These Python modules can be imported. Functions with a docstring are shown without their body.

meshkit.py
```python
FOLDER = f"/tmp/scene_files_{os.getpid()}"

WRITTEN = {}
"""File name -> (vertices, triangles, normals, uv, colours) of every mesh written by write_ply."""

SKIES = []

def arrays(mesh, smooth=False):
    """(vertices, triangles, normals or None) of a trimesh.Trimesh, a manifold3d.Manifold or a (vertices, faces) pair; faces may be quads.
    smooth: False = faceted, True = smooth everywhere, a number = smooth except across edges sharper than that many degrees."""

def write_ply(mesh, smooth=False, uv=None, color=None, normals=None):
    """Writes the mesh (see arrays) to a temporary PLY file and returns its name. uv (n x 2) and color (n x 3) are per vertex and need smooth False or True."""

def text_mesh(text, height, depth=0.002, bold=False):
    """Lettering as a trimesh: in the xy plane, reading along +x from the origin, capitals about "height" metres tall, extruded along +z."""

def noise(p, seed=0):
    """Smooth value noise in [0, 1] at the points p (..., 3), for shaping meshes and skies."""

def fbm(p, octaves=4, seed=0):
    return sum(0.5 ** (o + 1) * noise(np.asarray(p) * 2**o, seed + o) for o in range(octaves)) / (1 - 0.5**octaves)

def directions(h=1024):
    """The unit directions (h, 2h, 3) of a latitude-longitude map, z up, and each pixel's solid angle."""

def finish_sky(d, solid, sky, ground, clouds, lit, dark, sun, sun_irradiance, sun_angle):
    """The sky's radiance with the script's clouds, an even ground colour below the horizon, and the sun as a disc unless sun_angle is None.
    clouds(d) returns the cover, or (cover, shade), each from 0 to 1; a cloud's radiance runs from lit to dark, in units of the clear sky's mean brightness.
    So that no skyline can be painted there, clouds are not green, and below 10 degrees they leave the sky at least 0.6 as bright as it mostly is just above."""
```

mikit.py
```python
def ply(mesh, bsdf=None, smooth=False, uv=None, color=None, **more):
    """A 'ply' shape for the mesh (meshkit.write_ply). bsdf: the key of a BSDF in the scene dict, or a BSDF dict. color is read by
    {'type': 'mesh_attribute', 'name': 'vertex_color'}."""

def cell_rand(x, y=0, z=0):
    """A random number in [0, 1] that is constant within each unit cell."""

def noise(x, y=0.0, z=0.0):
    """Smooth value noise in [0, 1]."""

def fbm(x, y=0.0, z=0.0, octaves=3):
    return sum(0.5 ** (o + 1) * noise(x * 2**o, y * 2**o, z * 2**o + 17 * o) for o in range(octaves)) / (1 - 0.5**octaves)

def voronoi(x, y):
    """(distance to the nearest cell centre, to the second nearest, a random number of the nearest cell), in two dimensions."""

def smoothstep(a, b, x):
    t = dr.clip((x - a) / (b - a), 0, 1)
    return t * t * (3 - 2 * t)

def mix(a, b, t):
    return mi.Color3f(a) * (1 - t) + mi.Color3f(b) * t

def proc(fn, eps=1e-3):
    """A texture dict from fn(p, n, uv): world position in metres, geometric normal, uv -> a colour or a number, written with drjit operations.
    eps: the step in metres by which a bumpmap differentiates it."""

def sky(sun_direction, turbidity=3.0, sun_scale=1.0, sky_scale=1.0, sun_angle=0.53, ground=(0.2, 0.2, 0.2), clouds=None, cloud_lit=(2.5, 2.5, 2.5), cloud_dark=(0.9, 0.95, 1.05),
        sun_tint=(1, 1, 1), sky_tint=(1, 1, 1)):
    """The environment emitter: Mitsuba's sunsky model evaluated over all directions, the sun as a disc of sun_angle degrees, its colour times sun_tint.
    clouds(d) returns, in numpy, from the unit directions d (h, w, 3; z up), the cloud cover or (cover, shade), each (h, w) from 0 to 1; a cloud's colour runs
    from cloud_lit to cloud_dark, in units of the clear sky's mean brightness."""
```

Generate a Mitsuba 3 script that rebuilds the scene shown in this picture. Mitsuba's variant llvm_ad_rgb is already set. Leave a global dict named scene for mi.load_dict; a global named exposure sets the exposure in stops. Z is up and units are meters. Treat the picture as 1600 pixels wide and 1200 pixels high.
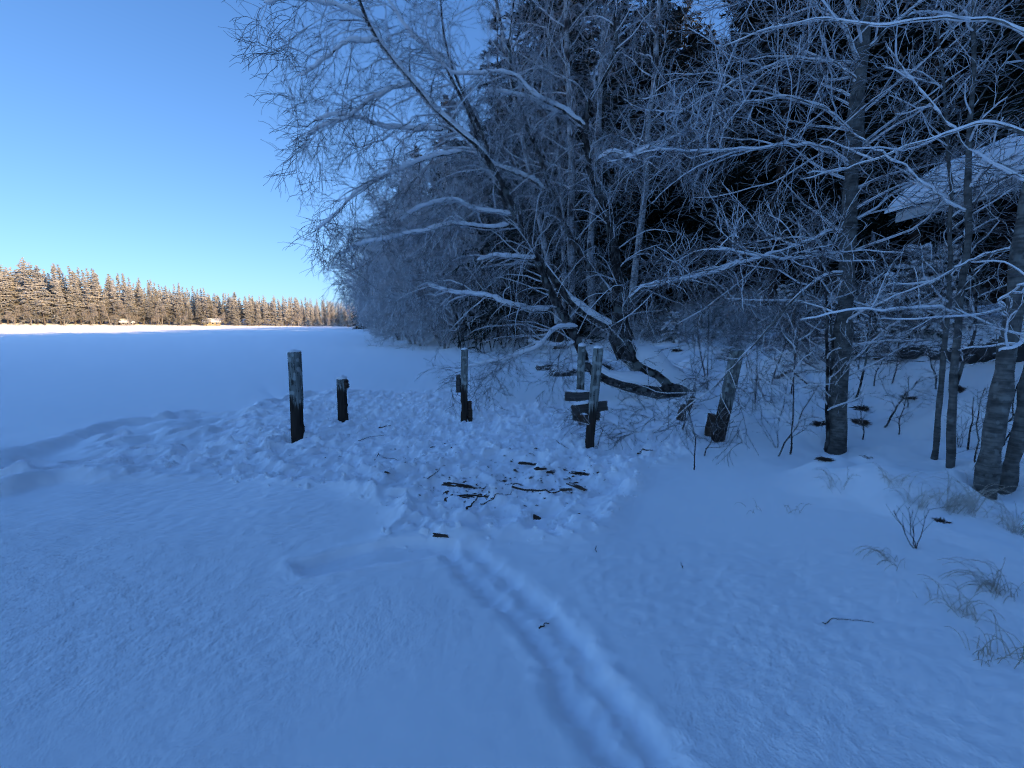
import math
import numpy as np
import trimesh
import drjit as dr
import mitsuba as mi
import mikit
import meshkit
from mikit import noise, fbm, smoothstep, mix

T = mi.ScalarTransform4f
PI = math.pi

# ------------------------------------------------------------------ camera, sky, exposure
CAM = np.array([0.0, 0.0, 1.65])
FOC, PITCH, ROLL = 640.0, math.radians(8.1), math.radians(0.35)
FWD = np.array([0, math.cos(PITCH), -math.sin(PITCH)])
UP0 = np.array([0, math.sin(PITCH), math.cos(PITCH)])
RIGHT = math.cos(ROLL) * np.array([1.0, 0, 0]) + math.sin(ROLL) * UP0
UP = math.cos(ROLL) * UP0 - math.sin(ROLL) * np.array([1.0, 0, 0])
exposure = 2.7
SUN = np.array([0.86, -0.52, math.tan(math.radians(15.0))])
scene = {
    'camera': {'type': 'perspective', 'fov': math.degrees(2 * math.atan(800 / FOC)), 'fov_axis': 'x', 'near_clip': 0.05, 'far_clip': 3000.0,
               'to_world': T().look_at(origin=CAM.tolist(), target=(CAM + FWD).tolist(), up=UP.tolist())},
    'sky_light': mikit.sky(SUN.tolist(), turbidity=3.2, sun_scale=0.75, sky_scale=1.0, ground=(0.12, 0.25, 0.50), sky_tint=(0.61, 0.925, 1.43), sun_tint=(1.0, 0.96, 0.91),
                           clouds=lambda d: 0.16 * np.exp(-np.maximum(d[..., 2], 0) / 0.08), cloud_lit=(2.1, 2.1, 2.3)),
}
labels = {}


def ray(px, py):
    d = FWD + (px - 800) / FOC * RIGHT - (py - 600) / FOC * UP
    return d


def onz(px, py, z=0.05):
    d = ray(px, py)
    return (CAM + d * ((z - CAM[2]) / d[2]))[:2]


def at(px, py, depth):
    d = ray(px, py)
    return CAM + d * (depth / d[1])


# ------------------------------------------------------------------ materials
def mat(key, color=None, fn=None, rough=None, bump=None, bscale=0.01, beps=2e-3, spec=0.3):
    c = mikit.proc(fn) if fn else {'type': 'rgb', 'value': list(color)}
    if rough is None:
        b = {'type': 'diffuse', 'reflectance': c}
    else:
        b = {'type': 'principled', 'base_color': c, 'roughness': rough, 'specular': spec}
    if bump:
        b = {'type': 'bumpmap', 'arbitrary': mikit.proc(bump, beps), 'scale': bscale, 'nested': b}
    scene[key] = {'type': 'twosided', 'bsdf': b}


SNOW = (0.955, 0.96, 0.965)


def snow_grain(p, n, uv):
    return (0.25 + 1.3 * smoothstep(0.3, 0.75, fbm(p.x * 0.8 + 3, p.y * 0.8, 0.0, 2))) * (1 - 0.92 * smoothstep(3.5, 8.0, p.y + 0.2 * dr.abs(p.x))) * (fbm(p.x * 46, p.y * 46, p.z * 46, 3) * 0.55 + noise(p.x * 13 + p.y * 5, p.y * 13 - p.x * 5, p.z * 9) * 0.6 + noise(p.x * 150, p.y * 150, p.z * 150) * 0.25)


def cover(n, p, lo, hi, f=30.0, amp=0.5):
    """how much settled snow or frost lies on a face that looks up by n.z"""
    return smoothstep(lo, hi, n.z + (noise(p.x * f, p.y * f, p.z * f) - 0.5) * amp)


def twig_fn(p, n, uv):
    bark = mix((0.045, 0.038, 0.035), (0.13, 0.12, 0.12), noise(p.x * 9, p.y * 9, p.z * 9))
    return mix(bark, (0.90, 0.91, 0.93), 0.05 + 0.95 * cover(n, p, -0.05, 0.45, 24.0, 0.7))


def shore_twig_fn(p, n, uv):
    return mix((0.17, 0.165, 0.17), (0.90, 0.91, 0.93), 0.35 + 0.65 * cover(n, p, -0.7, 0.4, 12.0, 0.6))


def limb_fn(p, n, uv):
    g = fbm(p.x * 22, p.y * 22, p.z * 9, 3)
    c = mix((0.022, 0.02, 0.019), (0.11, 0.105, 0.10), smoothstep(0.35, 0.75, g))
    c = mix(c, (0.20, 0.22, 0.20), 0.6 * smoothstep(0.60, 0.72, noise(p.x * 11, p.y * 11, p.z * 6)))
    return mix(c, SNOW, 0.9 * cover(n, p, 0.45, 0.85, 40.0, 0.7))


def birch_fn(p, n, uv):
    g = fbm(p.x * 9, p.y * 9, p.z * 4, 3)
    c = mix((0.20, 0.19, 0.185), (0.46, 0.45, 0.44), smoothstep(0.3, 0.6, g))
    lent = smoothstep(0.66, 0.74, noise(p.x * 12, p.y * 12, p.z * 55))
    c = mix(c, (0.035, 0.03, 0.03), lent)
    c = mix(c, (0.05, 0.045, 0.045), smoothstep(0.62, 0.75, noise(p.x * 5 + 7, p.y * 5, p.z * 2.3)))
    return mix(c, SNOW, 0.9 * cover(n, p, 0.5, 0.9, 30.0, 0.6))


def aspen_fn(p, n, uv):
    g = 0.42 * fbm(p.x * 9, p.y * 9, p.z * 60, 3) + 0.58 * fbm(p.x * 18, p.y * 18, p.z * 18, 3)
    c = mix((0.05, 0.048, 0.044), (0.19, 0.185, 0.168), smoothstep(0.25, 0.75, g))
    ring = smoothstep(0.62, 0.8, noise(p.x * 6, p.y * 6, p.z * 48))
    c = mix(c, (0.05, 0.047, 0.043), 0.12 * ring)
    c = mix(c, (0.25, 0.26, 0.24), 0.5 * smoothstep(0.6, 0.76, fbm(p.x * 26, p.y * 26, p.z * 20, 2)))
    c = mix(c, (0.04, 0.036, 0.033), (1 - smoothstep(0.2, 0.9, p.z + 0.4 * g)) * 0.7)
    return mix(c, SNOW, 0.9 * cover(n, p, 0.5, 0.9, 30.0, 0.6))


def aspen_bump(p, n, uv):
    return noise(p.x * 12, p.y * 12, p.z * 60) + 0.6 * fbm(p.x * 40, p.y * 40, p.z * 30, 2)


def dark_bark_fn(p, n, uv):
    g = fbm(p.x * 16, p.y * 16, p.z * 5, 3)
    return mix((0.03, 0.023, 0.019), (0.105, 0.075, 0.058), g)


def needle_fn(p, n, uv):
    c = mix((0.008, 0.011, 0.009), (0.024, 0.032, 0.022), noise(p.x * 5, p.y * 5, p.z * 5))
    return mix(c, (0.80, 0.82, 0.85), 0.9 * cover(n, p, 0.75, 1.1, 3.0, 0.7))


def young_needle_fn(p, n, uv):
    c = mix((0.016, 0.024, 0.018), (0.04, 0.055, 0.04), noise(p.x * 15, p.y * 15, p.z * 15))
    return mix(c, (0.80, 0.82, 0.85), 0.9 * cover(n, p, 0.3, 0.8, 8.0, 0.7))


def far_needle_fn(p, n, uv):
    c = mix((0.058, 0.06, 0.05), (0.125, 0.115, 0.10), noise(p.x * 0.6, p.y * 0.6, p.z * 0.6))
    rime = dr.clip(0.26 + 0.42 * smoothstep(5.0, 19.0, p.z) + 0.40 * smoothstep(-205.0, -150.0, p.x), 0, 0.8) * (0.5 + noise(p.x * 0.35, p.y * 0.35, p.z * 0.5))
    c = mix(c, (0.80, 0.77, 0.72), dr.clip(rime, 0, 0.85))
    return mix(c, (0.88, 0.87, 0.85), 0.95 * cover(n, p, -0.05, 0.6, 0.9, 1.0))


def post_fn(p, n, uv):
    grain = noise(p.x * 60, p.y * 60, p.z * 3.0)
    fine = noise(p.x * 130, p.y * 130, p.z * 9)
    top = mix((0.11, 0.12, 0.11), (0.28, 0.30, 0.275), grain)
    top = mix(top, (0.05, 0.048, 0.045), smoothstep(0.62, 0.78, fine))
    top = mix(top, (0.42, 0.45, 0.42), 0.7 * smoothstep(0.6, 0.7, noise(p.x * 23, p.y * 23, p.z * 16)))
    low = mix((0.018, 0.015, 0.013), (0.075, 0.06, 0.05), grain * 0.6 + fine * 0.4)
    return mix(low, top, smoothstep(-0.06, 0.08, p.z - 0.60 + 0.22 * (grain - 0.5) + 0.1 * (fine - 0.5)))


def dark_wood_fn(p, n, uv):
    g = noise(p.x * 7, p.y * 70, p.z * 70)
    c = mix((0.025, 0.019, 0.016), (0.13, 0.09, 0.068), g)
    return mix(c, SNOW, 0.85 * cover(n, p, 1.05, 1.35, 20.0, 0.9))


def board_fn(p, n, uv):
    g = noise(p.x * 9, p.y * 9, p.z * 90)
    return mix((0.035, 0.030, 0.027), (0.15, 0.14, 0.13), g)


def rock_fn(p, n, uv):
    g = fbm(p.x * 8, p.y * 8, p.z * 8, 4)
    c = mix((0.02, 0.02, 0.02), (0.10, 0.10, 0.10), g)
    return mix(c, SNOW, cover(n, p, 0.35, 0.6, 9.0, 0.5))


def log_fn(p, n, uv):
    g = noise(p.x * 30, p.y * 3, p.z * 30)
    return mix((0.012, 0.009, 0.008), (0.045, 0.033, 0.027), g)


def fascia_fn(p, n, uv):
    return mix((0.46, 0.47, 0.47), (0.62, 0.63, 0.62), noise(p.x * 4, p.y * 3, p.z * 60))


def grass_fn(p, n, uv):
    c = mix((0.28, 0.23, 0.17), (0.56, 0.50, 0.41), noise(p.x * 8, p.y * 8, p.z * 8))
    return mix(c, (0.78, 0.80, 0.82), 0.9 * cover(n, p, -0.2, 0.7, 60.0, 1.0))


mat('m_ground_snow', SNOW, rough=0.75, bump=snow_grain, bscale=0.014, beps=1.5e-3, spec=0.25)
mat('m_lake_snow', SNOW, rough=0.75, bump=snow_grain, bscale=0.010, beps=2e-3, spec=0.25)
mat('m_settled_snow', SNOW)
mat('m_twig', fn=twig_fn)
mat('m_shore_twig', fn=shore_twig_fn)
mat('m_limb', fn=limb_fn)
mat('m_birch', fn=birch_fn)
mat('m_aspen', fn=aspen_fn, rough=0.8, bump=aspen_bump, bscale=0.012)
mat('m_dark_bark', fn=dark_bark_fn)
mat('m_needle', fn=needle_fn)
mat('m_young_needle', fn=young_needle_fn)
mat('m_far_needle', fn=far_needle_fn)
mat('m_far_bark', (0.20, 0.165, 0.14))
mat('m_far_birch', (0.52, 0.47, 0.42))
mat('m_post', fn=post_fn)
mat('m_dark_wood', fn=dark_wood_fn)
mat('m_board', fn=board_fn)
mat('m_rock', fn=rock_fn)
mat('m_log', fn=log_fn)
mat('m_fascia', fn=fascia_fn)
mat('m_grass', fn=grass_fn)
mat('m_yellow', (0.42, 0.34, 0.19))
mat('m_window', (0.03, 0.035, 0.04), rough=0.15, spec=0.5)
mat('m_white_trim', (0.75, 0.74, 0.70))
mat('m_litter', (0.075, 0.052, 0.04))


# ------------------------------------------------------------------ naming
def numbered(key):
    if key not in scene and key not in labels:
        return key
    i = 1
    while f'{key}_{i:03d}' in scene or f'{key}_{i:03d}' in labels:
        i += 1
    return f'{key}_{i:03d}'


def thing(name, label, cat, group=None, kind=None):
    key = numbered(name)
    labels[key] = {'label': label, 'category': cat}
    if group:
        labels[key]['group'] = group
    if kind:
        labels[key]['kind'] = kind
    return key


def part(key, name, mesh, bsdf, smooth=True, stuff=False, label=None):
    k = numbered(f'{key}__{name}')
    scene[k] = mikit.ply(mesh, bsdf, smooth=smooth)
    if stuff:
        labels[k] = {'kind': 'stuff'}
    else:
        labels[k] = {}
    if label:
        labels[k]['label'] = label
    return k


def single(name, mesh, bsdf, label, cat, group=None, smooth=True, kind=None):
    key = thing(name, label, cat, group, kind)
    scene[key] = mikit.ply(mesh, bsdf, smooth=smooth)
    return key


def struct(name, mesh, bsdf, label=None, smooth=True):
    scene[name] = mikit.ply(mesh, bsdf, smooth=smooth)
    labels[name] = {'kind': 'structure'}
    if label:
        labels[name]['label'] = label


# ------------------------------------------------------------------ mesh helpers
def cat_mesh(ms):
    vs, fs, o = [], [], 0
    for v, f in ms:
        if len(v) == 0:
            continue
        vs.append(v)
        fs.append(f + o)
        o += len(v)
    return np.vstack(vs), np.vstack(fs)


def tm(m):
    return np.array(m.vertices), np.array(m.faces)


def unit(v):
    return v / (np.linalg.norm(v, axis=-1, keepdims=True) + 1e-12)


def tubes(P, R, sides=3, cap=False):
    """P (N, k, 3), R (N, k): N tapered tubes in one mesh"""
    P, R = np.asarray(P, float), np.asarray(R, float)
    N, k = P.shape[:2]
    t = unit(np.gradient(P, axis=1))
    steep = np.abs(t[:, :, 2]).mean(1) > 0.75
    ref = np.where(steep[:, None], np.array([1.0, 0, 0]), np.array([0, 0, 1.0]))[:, None, :]
    s = unit(np.cross(t, np.broadcast_to(ref, t.shape)))
    u = np.cross(s, t)
    a = np.arange(sides) * 2 * PI / sides + PI / 2
    V = P[:, :, None] + R[:, :, None, None] * (np.cos(a)[None, None, :, None] * s[:, :, None] + np.sin(a)[None, None, :, None] * u[:, :, None])
    i, j = np.meshgrid(np.arange(k - 1), np.arange(sides), indexing='ij')
    j2 = (j + 1) % sides
    q = np.stack([i * sides + j, (i + 1) * sides + j, (i + 1) * sides + j2, i * sides + j2], -1).reshape(-1, 4)
    f = np.vstack([q[:, [0, 2, 1]], q[:, [0, 3, 2]]])
    if cap:
        e0 = [[0, x, x + 1] for x in range(1, sides - 1)]
        b = (k - 1) * sides
        e1 = [[b, b + x + 1, b + x] for x in range(1, sides - 1)]
        f = np.vstack([f, e0, e1])
    F = (f[None] + (np.arange(N) * k * sides)[:, None, None]).reshape(-1, 3)
    return V.reshape(-1, 3), F


def resample(P, n):
    P = np.asarray(P, float)
    d = np.concatenate([[0], np.cumsum(np.linalg.norm(np.diff(P[:, :3], axis=0), axis=1))])
    s = np.linspace(0, d[-1], n)
    # smooth (Catmull-like) by a fine linear sampling followed by a small blur
    Q = np.stack([np.interp(s, d, P[:, c]) for c in range(P.shape[1])], 1)
    for _ in range(2):
        Q[1:-1] = 0.25 * Q[:-2] + 0.5 * Q[1:-1] + 0.25 * Q[2:]
    return Q


def crooked(rng, P, amp):
    """small crooks along a limb"""
    n = len(P)
    w = rng.normal(size=(n, 3)) * amp
    w[0] = w[-1] = 0
    w[1:-1] = 0.25 * w[:-2] + 0.5 * w[1:-1] + 0.25 * w[2:]
    return P + w


def spawn(rng, P, R, per, t0, t1, ang, length, k, wander=0.12, droop=0.0, lift=0.0, rfac=0.55, rmax=9.0, rmin=0.003, rtip=0.35, flat=0.0, side=None):
    """children of the polylines P (N, m, 3): 'per' of each; length = fn(t, parent length) ; returns (P', R')"""
    N, m = P.shape[:2]
    per = np.broadcast_to(np.asarray(per), (N,)).astype(int)
    idx = np.repeat(np.arange(N), per)
    M = len(idx)
    if M == 0:
        return np.zeros((0, k, 3)), np.zeros((0, k))
    order = np.concatenate([(np.arange(c) + rng.random(c)) / max(c, 1) for c in per])
    t = t0 + (t1 - t0) * order
    f = t * (m - 1)
    i = np.clip(f.astype(int), 0, m - 2)
    w = (f - i)[:, None]
    pos = P[idx, i] * (1 - w) + P[idx, i + 1] * w
    tan = unit(P[idx, i + 1] - P[idx, i])
    rad = R[idx, i] * (1 - w[:, 0]) + R[idx, i + 1] * w[:, 0]
    plen = np.linalg.norm(np.diff(P, axis=1), axis=2).sum(1)[idx]
    rnd = rng.normal(size=(M, 3))
    rnd[:, 2] *= (1 - flat)
    if side is not None:
        rnd += np.asarray(side)
    perp = unit(rnd - (rnd * tan).sum(1, keepdims=True) * tan)
    a = np.radians(ang[0] + (ang[1] - ang[0]) * rng.random(M))[:, None]
    d = unit(np.cos(a) * tan + np.sin(a) * perp)
    L = length(t, plen) * (0.65 + 0.7 * rng.random(M))
    out = np.zeros((M, k, 3))
    out[:, 0] = pos
    for j in range(1, k):
        d = d + rng.normal(size=(M, 3)) * wander
        d[:, 2] += lift - droop * j / k
        d = unit(d)
        out[:, j] = out[:, j - 1] + d * (L / (k - 1))[:, None]
    r0 = np.clip(np.minimum(rad * rfac, rmax), rmin, None)
    RR = r0[:, None] * np.linspace(1, rtip, k)[None]
    return out, np.maximum(RR, rmin * 0.6)


def snow_on(rng, P, R, keep=0.8, lift=0.62, size=0.85, steep=0.97, sides=5, minr=0.004, extra=0.0):
    """ridges of settled snow on the upper side of limbs (N, k, 3); thinner and broken where they are steep"""
    P, R = np.asarray(P, float), np.asarray(R, float)
    N, k = P.shape[:2]
    if N == 0:
        return np.zeros((0, 3)), np.zeros((0, 3), int)
    t = unit(np.gradient(P, axis=1))
    flat = np.clip((steep - np.abs(t[:, :, 2])) / 0.35, 0, 1)
    n = meshkit.noise(P * 5.0, 3)
    lump = meshkit.noise(P * 14.0, 8)
    on = flat * np.clip((keep + 0.25 - n) / 0.25, 0, 1)
    rr = (R * size + extra) * on * (0.65 + 0.6 * lump)
    Q = P.copy()
    Q[:, :, 2] += R * lift * 1.15 + rr * 0.25
    use = (rr.max(1) > minr)
    rr = np.where(rr < minr * 0.4, 0.0006, rr)
    Q[:, :, 2] -= np.where(rr < 0.001, R * 0.9, 0)
    rr[:, 0] = np.minimum(rr[:, 0], 0.6 * R[:, 0])
    rr[:, -1] *= 0.3
    return tubes(Q[use], rr[use], sides, cap=True)


# ------------------------------------------------------------------ terrain
SHORE_Y = np.array([-200, -40, -5, 0, 5, 10, 13.7, 22, 36, 62, 120, 220, 330, 420.0])
SHORE_X = np.array([-30, -6, 0.6, 1.5, 2.0, 2.4, 1.6, -3, -10, -22, -46, -82, -112, -130.0])
RISE_D = np.array([-6, -0.6, 0, 1, 3, 8, 14, 30, 60, 120, 400.0])
RISE_Z = np.array([0, 0.0, 0.03, 0.13, 0.34, 1.25, 3.2, 7.6, 12.0, 16, 24.0])
FA, FB = np.array([-264.0, 211.0]), np.array([-124.0, 330.0])
FU = (FB - FA) / np.linalg.norm(FB - FA)
FN = np.array([-FU[1], FU[0]])


def sstep(a, b, x):
    t = np.clip((x - a) / (b - a), 0, 1)
    return t * t * (3 - 2 * t)


TRAMPLED_PX = [(-120, 735), (0, 716), (90, 692), (180, 662), (300, 642), (380, 642), (460, 618), (560, 610), (700, 613), (760, 628), (870, 634), (960, 640),
               (1040, 648), (1110, 682), (1090, 715), (1010, 735), (985, 790), (925, 845), (730, 866), (600, 862), (590, 800), (520, 770), (400, 764), (250, 748), (100, 752), (0, 778), (-120, 800)]
TRAMPLED = np.array([onz(*p) for p in TRAMPLED_PX])


def poly_dist(x, y, poly):
    """signed distance to a closed polygon, positive inside"""
    d = np.full(x.shape, 1e9)
    inside = np.zeros(x.shape, bool)
    for (x0, y0), (x1, y1) in zip(poly, np.roll(poly, -1, axis=0)):
        ex, ey = x1 - x0, y1 - y0
        t = np.clip(((x - x0) * ex + (y - y0) * ey) / (ex * ex + ey * ey), 0, 1)
        d = np.minimum(d, np.hypot(x - x0 - t * ex, y - y0 - t * ey))
        c = (y0 > y) != (y1 > y)
        inside ^= c & (x < ex * (y - y0) / np.where(ey == 0, 1e-9, ey) + x0)
    return np.where(inside, d, -d)


def line_dist(x, y, pts):
    d, s, o = np.full(x.shape, 1e9), np.zeros(x.shape), np.zeros(x.shape)
    acc = 0
    for (x0, y0), (x1, y1) in zip(pts[:-1], pts[1:]):
        ex, ey = x1 - x0, y1 - y0
        L = math.hypot(ex, ey)
        t = np.clip(((x - x0) * ex + (y - y0) * ey) / L ** 2, 0, 1)
        dd = np.hypot(x - x0 - t * ex, y - y0 - t * ey)
        m = dd < d
        d, s = np.where(m, dd, d), np.where(m, acc + t * L, s)
        o = np.where(m, ((x - x0) * ey - (y - y0) * ex) / L, o)
        acc += L
    return d, s, o


TRACK = [onz(*p, z=0.08) for p in ((728, 872), (785, 922), (845, 968), (880, 1020), (912, 1078), (952, 1132), (998, 1186), (1050, 1250), (1115, 1330))]
SCOOP = np.array([onz(*p, z=0.08) for p in ((456, 880), (475, 901), (520, 898), (600, 881), (712, 869), (716, 852), (640, 849), (560, 856), (500, 870))])
_r = np.random.default_rng(41)
PRINTS = []
while len(PRINTS) < 260:
    q = TRAMPLED.min(0) + _r.random(2) * (TRAMPLED.max(0) - TRAMPLED.min(0))
    if poly_dist(np.array([q[0]]), np.array([q[1]]), TRAMPLED)[0] > 0.12:
        PRINTS.append((q[0], q[1], _r.random() * PI, 0.14 + 0.04 * _r.random(), 0.06 + 0.02 * _r.random(), 0.05 + 0.05 * _r.random()))
from scipy.spatial import cKDTree
_cp = TRAMPLED.min(0) - .3 + _r.random((9000, 2)) * (TRAMPLED.max(0) - TRAMPLED.min(0) + .6)
CHUNK_TREE, CHUNK_H = cKDTree(_cp), 0.029 * np.clip(np.abs(_r.normal(size=9000)), 0, 2) ** 1.2 * (_r.random(9000) < .55)
TRAIL = [onz(*p) for p in ((480, 690), (380, 700), (280, 712), (180, 725), (90, 738), (0, 752), (-110, 770))]
_tl = np.array(TRAIL)
for i in range(26):
    u = i / 25 * (len(_tl) - 1)
    j = min(int(u), len(_tl) - 2)
    c = _tl[j] + (_tl[j + 1] - _tl[j]) * (u - j)
    for o in (-0.36, 0.0, 0.4):
        PRINTS.append((c[0] + _r.normal() * 0.1, c[1] + o + _r.normal() * 0.09, 0.15 + _r.normal() * 0.25, 0.21, 0.10, 0.14 + 0.06 * _r.random()))


_m = np.random.default_rng(66)
MOUNDS = []
while len(MOUNDS) < 70:
    mx, my = _m.uniform(1.5, 10.5), _m.uniform(3.4, 13)
    md = (mx - float(np.interp(my, [0, 5, 10, 13.7], [1.5, 2.0, 2.4, 1.6]))) * .88
    if md > .9 and math.hypot(mx - 4.02, my - 4.9) > .5 and math.hypot(mx - 4.3, my - 3.7) > .75 and mx / my < 1.35:
        MOUNDS.append((mx, my, _m.uniform(.22, .55), _m.uniform(.10, .30)))
HOLLOWS = [(4.02, 4.90, .22, .07), (4.70, 4.37, .12, .04), (4.14, 3.72, .14, .05), (3.89, 3.20, .18, .07), (4.17, 3.28, .16, .06), (2.83, 5.46, .18, .04), (-2.92, 5.45, .16, -.05), (-2.95, 7.0, .16, -.05), (-.82, 6.9, .16, -.04), (1.03, 5.27, .15, -.04)]


def base_height(x, y):
    d = (x - np.interp(y, SHORE_Y, SHORE_X)) * 0.88
    z = np.interp(d, RISE_D, RISE_Z)
    s = (x - FA[0]) * FN[0] + (y - FA[1]) * FN[1]
    u = (x - FA[0]) * FU[0] + (y - FA[1]) * FU[1]
    far = np.interp(s, [-2, 0, 3, 14, 60, 140, 400], [0, 0.1, 1.0, 1.8, 12, 18, 24]) * np.interp(u, [-100, 0, 60, 200], [1.25, 1.0, 0.7, 0.28])
    return np.maximum(z, far), d


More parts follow.
